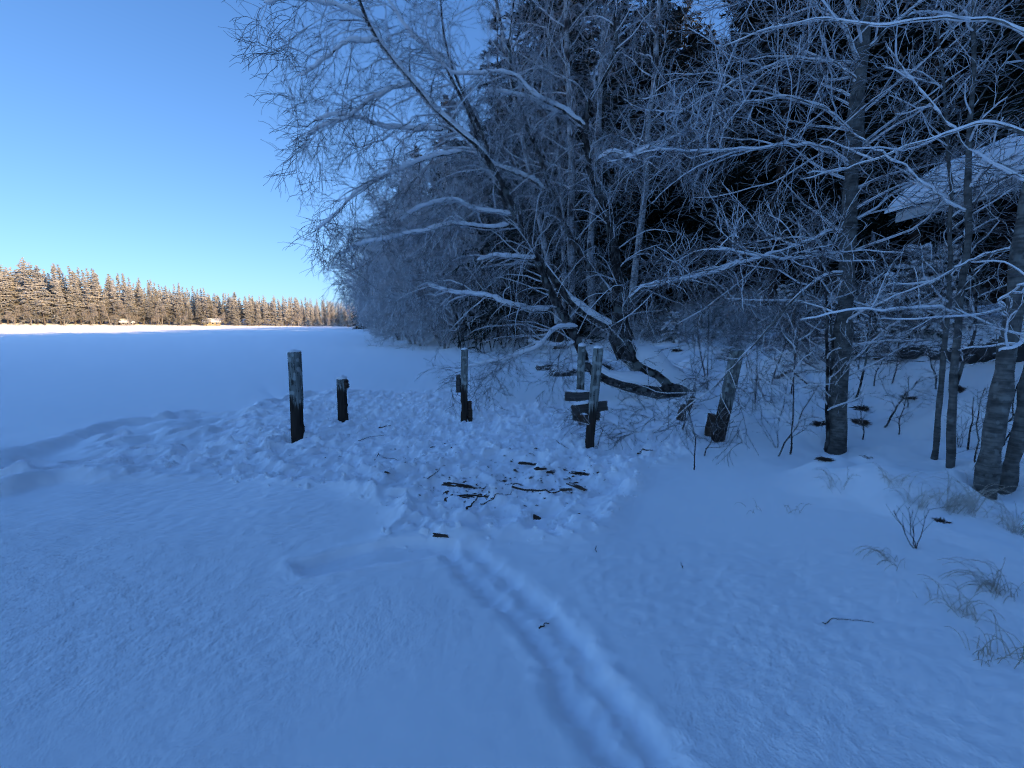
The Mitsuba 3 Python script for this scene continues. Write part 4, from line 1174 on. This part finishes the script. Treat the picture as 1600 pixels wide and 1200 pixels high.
# small flakes of bark and leaves, nobody could count them
N = 650
cen = np.array([onz(*c) for c in ((730, 775), (850, 752), (780, 735), (690, 730), (940, 700))])
pick = rng.choice(5, N, p=[.34, .30, .18, .09, .09])
xy = cen[pick] + rng.normal(size=(N, 2)) * np.array([.24, .28, .5, .7, .6])[pick][:, None] * np.array([1.3, 1])
ok = poly_dist(xy[:, 0], xy[:, 1], TRAMPLED) > 0.05
xy = xy[ok]
N = len(xy)
sz = np.exp(rng.normal(size=N) * .55) * .009
rot = rng.random(N) * 2 * PI
zz = H(xy[:, 0], xy[:, 1])
tet = np.array([[-1.4, -.5, 0], [1.5, -.35, .15], [1.2, .5, 0], [-1.1, .45, .2], [0, 0, .55]])
tv = np.stack([tet[None, :, 0] * np.cos(rot)[:, None] - tet[None, :, 1] * np.sin(rot)[:, None], tet[None, :, 0] * np.sin(rot)[:, None] + tet[None, :, 1] * np.cos(rot)[:, None], np.broadcast_to(tet[None, :, 2], (N, 5))], -1) * sz[:, None, None]
tv += np.stack([xy[:, 0], xy[:, 1], zz], -1)[:, None]
tf = np.array([[0, 1, 4], [1, 2, 4], [2, 3, 4], [3, 0, 4], [0, 2, 1], [0, 3, 2]])
single('bark_litter', (tv.reshape(-1, 3), (tf[None] + (np.arange(N) * 5)[:, None, None]).reshape(-1, 3)), 'm_litter', 'dark crumbs of bark and leaves strewn over the trampled snow', 'litter', kind='stuff', smooth=False)


# loose lumps of snow kicked up all over the trampled ground
N = 2400
xy = TRAMPLED.min(0) + rng.random((N * 4, 2)) * (TRAMPLED.max(0) - TRAMPLED.min(0))
xy = xy[(poly_dist(xy[:, 0], xy[:, 1], TRAMPLED) > -0.03) & (xy[:, 0] > -3.6 + .6 * rng.normal(size=len(xy)))][:N]
N = len(xy)
sz = np.clip(np.exp(rng.normal(size=N) * .6) * .010, .004, .032)
ball = trimesh.creation.icosphere(subdivisions=1)
bv = np.array(ball.vertices)[None] * (1 + .45 * (rng.random((N, len(ball.vertices), 1)) - .5)) * (sz[:, None] * (.7 + .6 * rng.random((N, 3))))[:, None]
bv += np.stack([xy[:, 0], xy[:, 1], H(xy[:, 0], xy[:, 1]) + sz * .25], -1)[:, None]
single('snow_lumps', (bv.reshape(-1, 3), (np.array(ball.faces)[None] + (np.arange(N) * len(ball.vertices))[:, None, None]).reshape(-1, 3)), 'm_settled_snow', 'loose lumps of snow kicked up over the trampled ground', 'snow', kind='stuff')


# ------------------------------------------------------------------ grass and dark tussocks on the bank
def tuft(seed, n, L, spread, arch, r=.0022, lean=(0, 0)):
    rg = np.random.default_rng(seed)
    k = 9
    az = rg.random(n) * 2 * PI
    d = np.stack([np.cos(az) * spread + lean[0], np.sin(az) * spread + lean[1], np.ones(n)], 1)
    p = np.stack([rg.normal(size=n) * .03, rg.normal(size=n) * .03, np.full(n, -.03)], 1)
    ln = L * (.6 + .7 * rg.random(n))
    out = np.zeros((n, k, 3))
    for j in range(k):
        out[:, j] = p
        d = unit(d)
        d = d + rg.normal(size=(n, 3)) * .05
        d[:, 2] -= arch * (.08 + 1.9 * (j / k) ** 1.6)
        d[:, :2] += 0.12 * np.array(lean)
        p = p + unit(d) * (ln / (k - 1))[:, None]
    R = r * np.linspace(1.1, .7, k)[None] * np.ones((n, 1))
    return tubes(out, R, 3), out


GT = 'frosted grass tufts in the right foreground'
for i, (px, py, n, L, ar, lab) in enumerate((
    (1310, 765, 26, 45, .42, 'faint tuft of frosted grass below the foot of the grey aspen'),
    (1235, 800, 14, 30, .40, 'small sparse grass tuft on the smooth bank, leftmost of the tufts'),
    (1395, 878, 24, 60, .50, 'arching grass tuft on the smooth snow, hanging over to the left'),
    (1500, 960, 40, 66, .48, 'full drooping grass tuft in the right foreground, left of the two lowest'),
    (1545, 1035, 34, 60, .50, 'narrow drooping grass tuft near the right edge, lowest but one'),
    (1600, 1030, 26, 80, .50, 'grass tuft cut off by the right edge, lowest of all'),
    (1560, 925, 60, 74, .44, 'wide pale mat of bent grass against the right edge'),
    (1590, 835, 60, 62, .42, 'dense frosted tuft at the right edge below the dark leaning trunk'),
    (1480, 800, 60, 66, .40, 'tall frosted grass tuft in front of the pair of young trees'),
    (1515, 800, 50, 74, .44, 'hanging frosted tuft left of the forked grey trunk'),
    (1430, 790, 40, 44, .40, 'low frosted tuft left of the pair of young trees'),
    (1455, 940, 8, 34, .35, 'few short stalks left of the full drooping tuft'),
    (1180, 800, 8, 24, .5, 'single bent stalks on the bank far left of the other tufts'),
    (1395, 760, 30, 42, .42, 'frosted tuft among dark twigs between aspen and young trees'),
    (1540, 735, 40, 44, .42, 'frosted tuft at the foot of the forked grey trunk'),
)):
    g = hit(px, py)
    L, n = L / FOC * g[1] * 1.05, int(n * .7)
    m, out = tuft(200 + i, n, L, .36, ar, .0017, (-.35 if i in (2, 6) else .1 * ((i % 3) - 1), 0))
    single('grass_tuft', moved(m, g[0], g[1], g[2]), 'm_grass', lab, 'grass tuft', 'frosted grass tufts on the bank')
for px, py, s, lab in ((1432, 858, .30, 'black forked twig poking out of the snow left of the bent grass mat'), (1065, 888, .11, 'single upright straw in the smooth foreground right of the track'), (932, 862, .07, 'tiny straw at the edge of the smooth snow near the end of the track'),
                       (1215, 700, .45, 'bare twigs at the foot of the thin sapling'), (1500, 700, .4, 'bare twigs beside the young trees'), (760, 595, .3, 'bare reed-like twigs rising from the ice behind the middle post')):
    g = hit(px, py)
    key = thing('bare_twig', lab, 'twig')
    rg = np.random.default_rng(int(px))
    n = 1 if s < .12 else 4
    P0 = np.zeros((n, 6, 3))
    for q in range(n):
        dd = unit(np.array([rg.normal() * .35, rg.normal() * .3, 1.0]))
        P0[q] = np.array([g[0], g[1], g[2] - .02]) + dd * np.linspace(0, s, 6)[:, None] + rg.normal(size=(6, 3)) * .006
    R0 = np.full((n, 6), .0035) * np.linspace(1, .5, 6)
    ms = [tubes(P0, R0, 4)]
    if n > 1:
        B, RB = spawn(rg, P0, R0, 4, .3, 1.0, (30, 60), lambda t, Ln: Ln * .4, 4, .12, 0, .02, .7, .003, .0018)
        ms.append(tubes(B, RB, 3))
    scene[key] = mikit.ply(cat_mesh(ms), 'm_limb', smooth=True)


def rock(seed, sx, sy, sz):
    m = trimesh.creation.icosphere(subdivisions=4)
    v = m.vertices.copy()
    r = 1 + 0.55 * (meshkit.fbm(v * 1.3 + seed, 3, seed) - .5) + .16 * (meshkit.fbm(v * 5 + seed, 2, seed) - .5)
    v = v * r[:, None]
    return v * np.array([sx, sy, sz]), np.array(m.faces)


RK = [(1432, 552, .26, .2, .17, 'leftmost dark stone of the row below the cabin'), (1452, 548, .16, .16, .12, 'small stone beside the leftmost dark stone'), (1472, 556, .2, .18, .10, 'low flat stone in the row below the cabin, third from the left'),
      (1502, 556, .22, .2, .16, 'dark stone behind the pair of young trees'), (1530, 556, .26, .2, .19, 'broad dark stone right of the young trees'), (1556, 553, .22, .2, .22, 'high dark stone left of the forked grey trunk'), (1590, 555, .26, .2, .2, 'dark stone showing right of the forked grey trunk'),
      (880, 586, .5, .35, .24, 'snowy boulder at the waterline left of the pair of posts'), (930, 578, .6, .4, .3, 'snowy boulder at the waterline behind the pair of posts'), (850, 577, .35, .3, .18, 'small snowy boulder at the waterline, farthest left')]
for i, (px, py, sx, sy, sz, lab) in enumerate(RK):
    g = hit(px, py)
    single('stone', moved(rock(10 + i, sx, sy, sz), g[0], g[1], g[2] + sz * .35), 'm_rock', lab, 'stone')

for i, (px, py, s, lab) in enumerate(((1350, 640, 20, 'dark tuft of twigs and leaves at the right of the aspen foot, upper one'), (1340, 660, 18, 'dark tuft of twigs and leaves at the right of the aspen foot, lower one'), (1282, 664, 18, 'dark tuft of twigs and leaves left of the aspen foot'), (1290, 719, 16, 'dark brown bark heap below the aspen foot'),
                                   (1356, 715, 9, 'small dark clump right below the aspen'), (1422, 622, 14, 'dark bristly clump on the open snow of the bank'), (1500, 610, 20, 'dark bristly clump behind the young trees'), (1470, 815, 14, 'dark clump under the tall frosted grass'), (1375, 560, 18, 'dark clump behind the aspen trunk to its right'), (1058, 548, 10, 'dark clump on the snow right of the bent trunk'))):
    g = hit(px, py)
    s = s / FOC * g[1]
    s = s * .62
    rg = np.random.default_rng(300 + i)
    n = 90
    az, el = rg.random(n) * 2 * PI, rg.random(n) * .9
    d = np.stack([np.cos(az) * np.cos(el), np.sin(az) * np.cos(el), np.sin(el) * .8], 1)
    t = np.linspace(0, 1, 4)[None, :, None]
    P0 = g + rg.normal(size=(n, 1, 3)) * s * .3 * np.array([1, 1, .2]) + d[:, None] * s * (.5 + rg.random((n, 1, 1))) * t
    P0[:, :, 2] -= .25 * s * (t[:, :, 0] ** 2)
    R0 = np.full((n, 4), .011) * np.array([.6, 1.3, 1.0, .3]) * (s / .14)
    single('dark_tussock', tubes(P0, R0, 3), 'm_dark_bark', lab, 'tussock')

# a small pine on the bank
g = hit(1105, 613)
key = thing('small_pine', 'small pine with a thin bare stem and tufted green top, right of the bent trunk', 'tree')
tp = at(1108, 470, g[1])
P0 = resample(np.array([[*g, .014], [*at(1106, 560, g[1]), .012], [*tp, .006]]), 12)
part(key, 'trunk', tubes(P0[None, :, :3], P0[None, :, 3], 6), 'm_limb')
rg = np.random.default_rng(5)
Pb, Rb = spawn(rg, P0[None, :, :3], P0[None, :, 3], 16, .48, 1.0, (55, 80), lambda t, L: .55 * (1.25 - .8 * t), 5, .06, -.05, .02, .6, .008, .004, .5, .6)
Pn, Rn = spawn(rg, Pb, Rb, 34, .3, 1.0, (25, 60), lambda t, L: .0 * t + .09, 3, .08, .05, 0, .8, .004, .0042, .5, .2)
part(key, 'branches', tubes(Pb, Rb, 4), 'm_limb', stuff=True)
part(key, 'needles', tubes(Pn, Rn, 3), 'm_young_needle', stuff=True)

# ------------------------------------------------------------------ the cabin at the right edge
key = thing('log_cabin', 'dark log cabin at the right edge with thick snow on its low roof', 'cabin')
EZ = 3.62
far_e, near_e = at(1390, 326, 6.7), at(1612, 262, 4.75)
EZ = float((far_e[2] + near_e[2]) / 2)
x0, y1, y0 = 6.05, 6.75, 1.5
W, SL = 4.2, 0.42      # half span and slope of the roof
rw = x0 + 1.35         # the lake side wall
def slope_slab(u0, u1, off, th, ya, yb, nx=30, ny=60, wav=0.0, roundoff=False):
    """a slab lying on the roof slope between distances u0 and u1 from the eave"""
    U, Y = np.meshgrid(np.linspace(u0, u1, nx), np.linspace(ya, yb, ny), indexing='ij')
    X = x0 + U
    base = EZ + SL * U + off
    t = np.full_like(U, th)
    if wav:
        t = t * (1 + wav * (meshkit.fbm(np.stack([X, Y, X * 0], -1) * 1.3, 3, 9) - .5))
    if roundoff:
        e = np.minimum(np.minimum(U - u0, Y - ya), yb - Y)
        t = t * np.sqrt(np.clip(e / 0.34, 0.02, 1))
    topv, botv = np.stack([X, Y, base + t], -1).reshape(-1, 3), np.stack([X, Y, base], -1).reshape(-1, 3)
    v = np.vstack([topv, botv])
    i, j = np.meshgrid(np.arange(nx - 1), np.arange(ny - 1), indexing='ij')
    q = np.stack([i * ny + j, (i + 1) * ny + j, (i + 1) * ny + j + 1, i * ny + j + 1], -1).reshape(-1, 4)
    n = nx * ny
    rim = np.concatenate([np.arange(ny), np.arange(1, nx) * ny + ny - 1, (nx - 1) * ny + np.arange(ny - 2, -1, -1), np.arange(nx - 2, 0, -1) * ny])
    r2 = np.roll(rim, -1)
    s = np.stack([rim, r2, r2 + n, rim + n], 1)
    allq = np.vstack([q, q[:, ::-1] + n, s])
    return v, allq


part(key, 'roof', slope_slab(0.0, W, 0.0, .06, y0, y1), 'm_log', smooth=False)
part(key, 'roof_snow', slope_slab(-.12, W, .065, .42, y0, y1 + .12, nx=80, ny=130, wav=.30, roundoff=True), 'm_settled_snow', smooth=35, label='thick rounded slab of snow on the roof')
part(key, 'fascia', tm(box(.03, y1 - y0, .17, x0 - .018, (y0 + y1) / 2, EZ - .06)), 'm_fascia', smooth=False)
for i in range(9):
    u0 = .02 + i * .145
    v, q = slope_slab(u0, u0 + .135, -.034 - .003 * (i % 2), .026, y0, y1 - .02, nx=2, ny=2)
    part(key, 'soffit_board', (v, q), 'm_fascia', smooth=False)
gz = min(h1(rw, 3.5), h1(rw, 6.0)) + .30
zt = EZ + SL * (rw - x0) - .06
nlog = int((zt - gz) / .21)
for i in range(nlog + 1):
    z = gz + .105 + i * .21
    if z > zt:
        break
    Pl = np.array([[rw, y0 + 6.5 * t - 1.0, z] for t in np.linspace(0, 1, 8)])
    Pl[:, 1] = np.linspace(y0, y1 - .35 + .1 * (i % 2), 8)
    part(key, 'wall_log', tubes(Pl[None], np.full((1, 8), .108), 9, cap=True), 'm_log')
    Pe = Pl.copy()
    Pe[:, 0] = np.linspace(rw - .16, rw + 5.0, 8)
    Pe[:, 1] = y1 - .45
    Pe[:, 2] += .10
    if z + .1 < zt:
        part(key, 'wall_log', tubes(Pe[None], np.full((1, 8), .108), 9, cap=True), 'm_log')
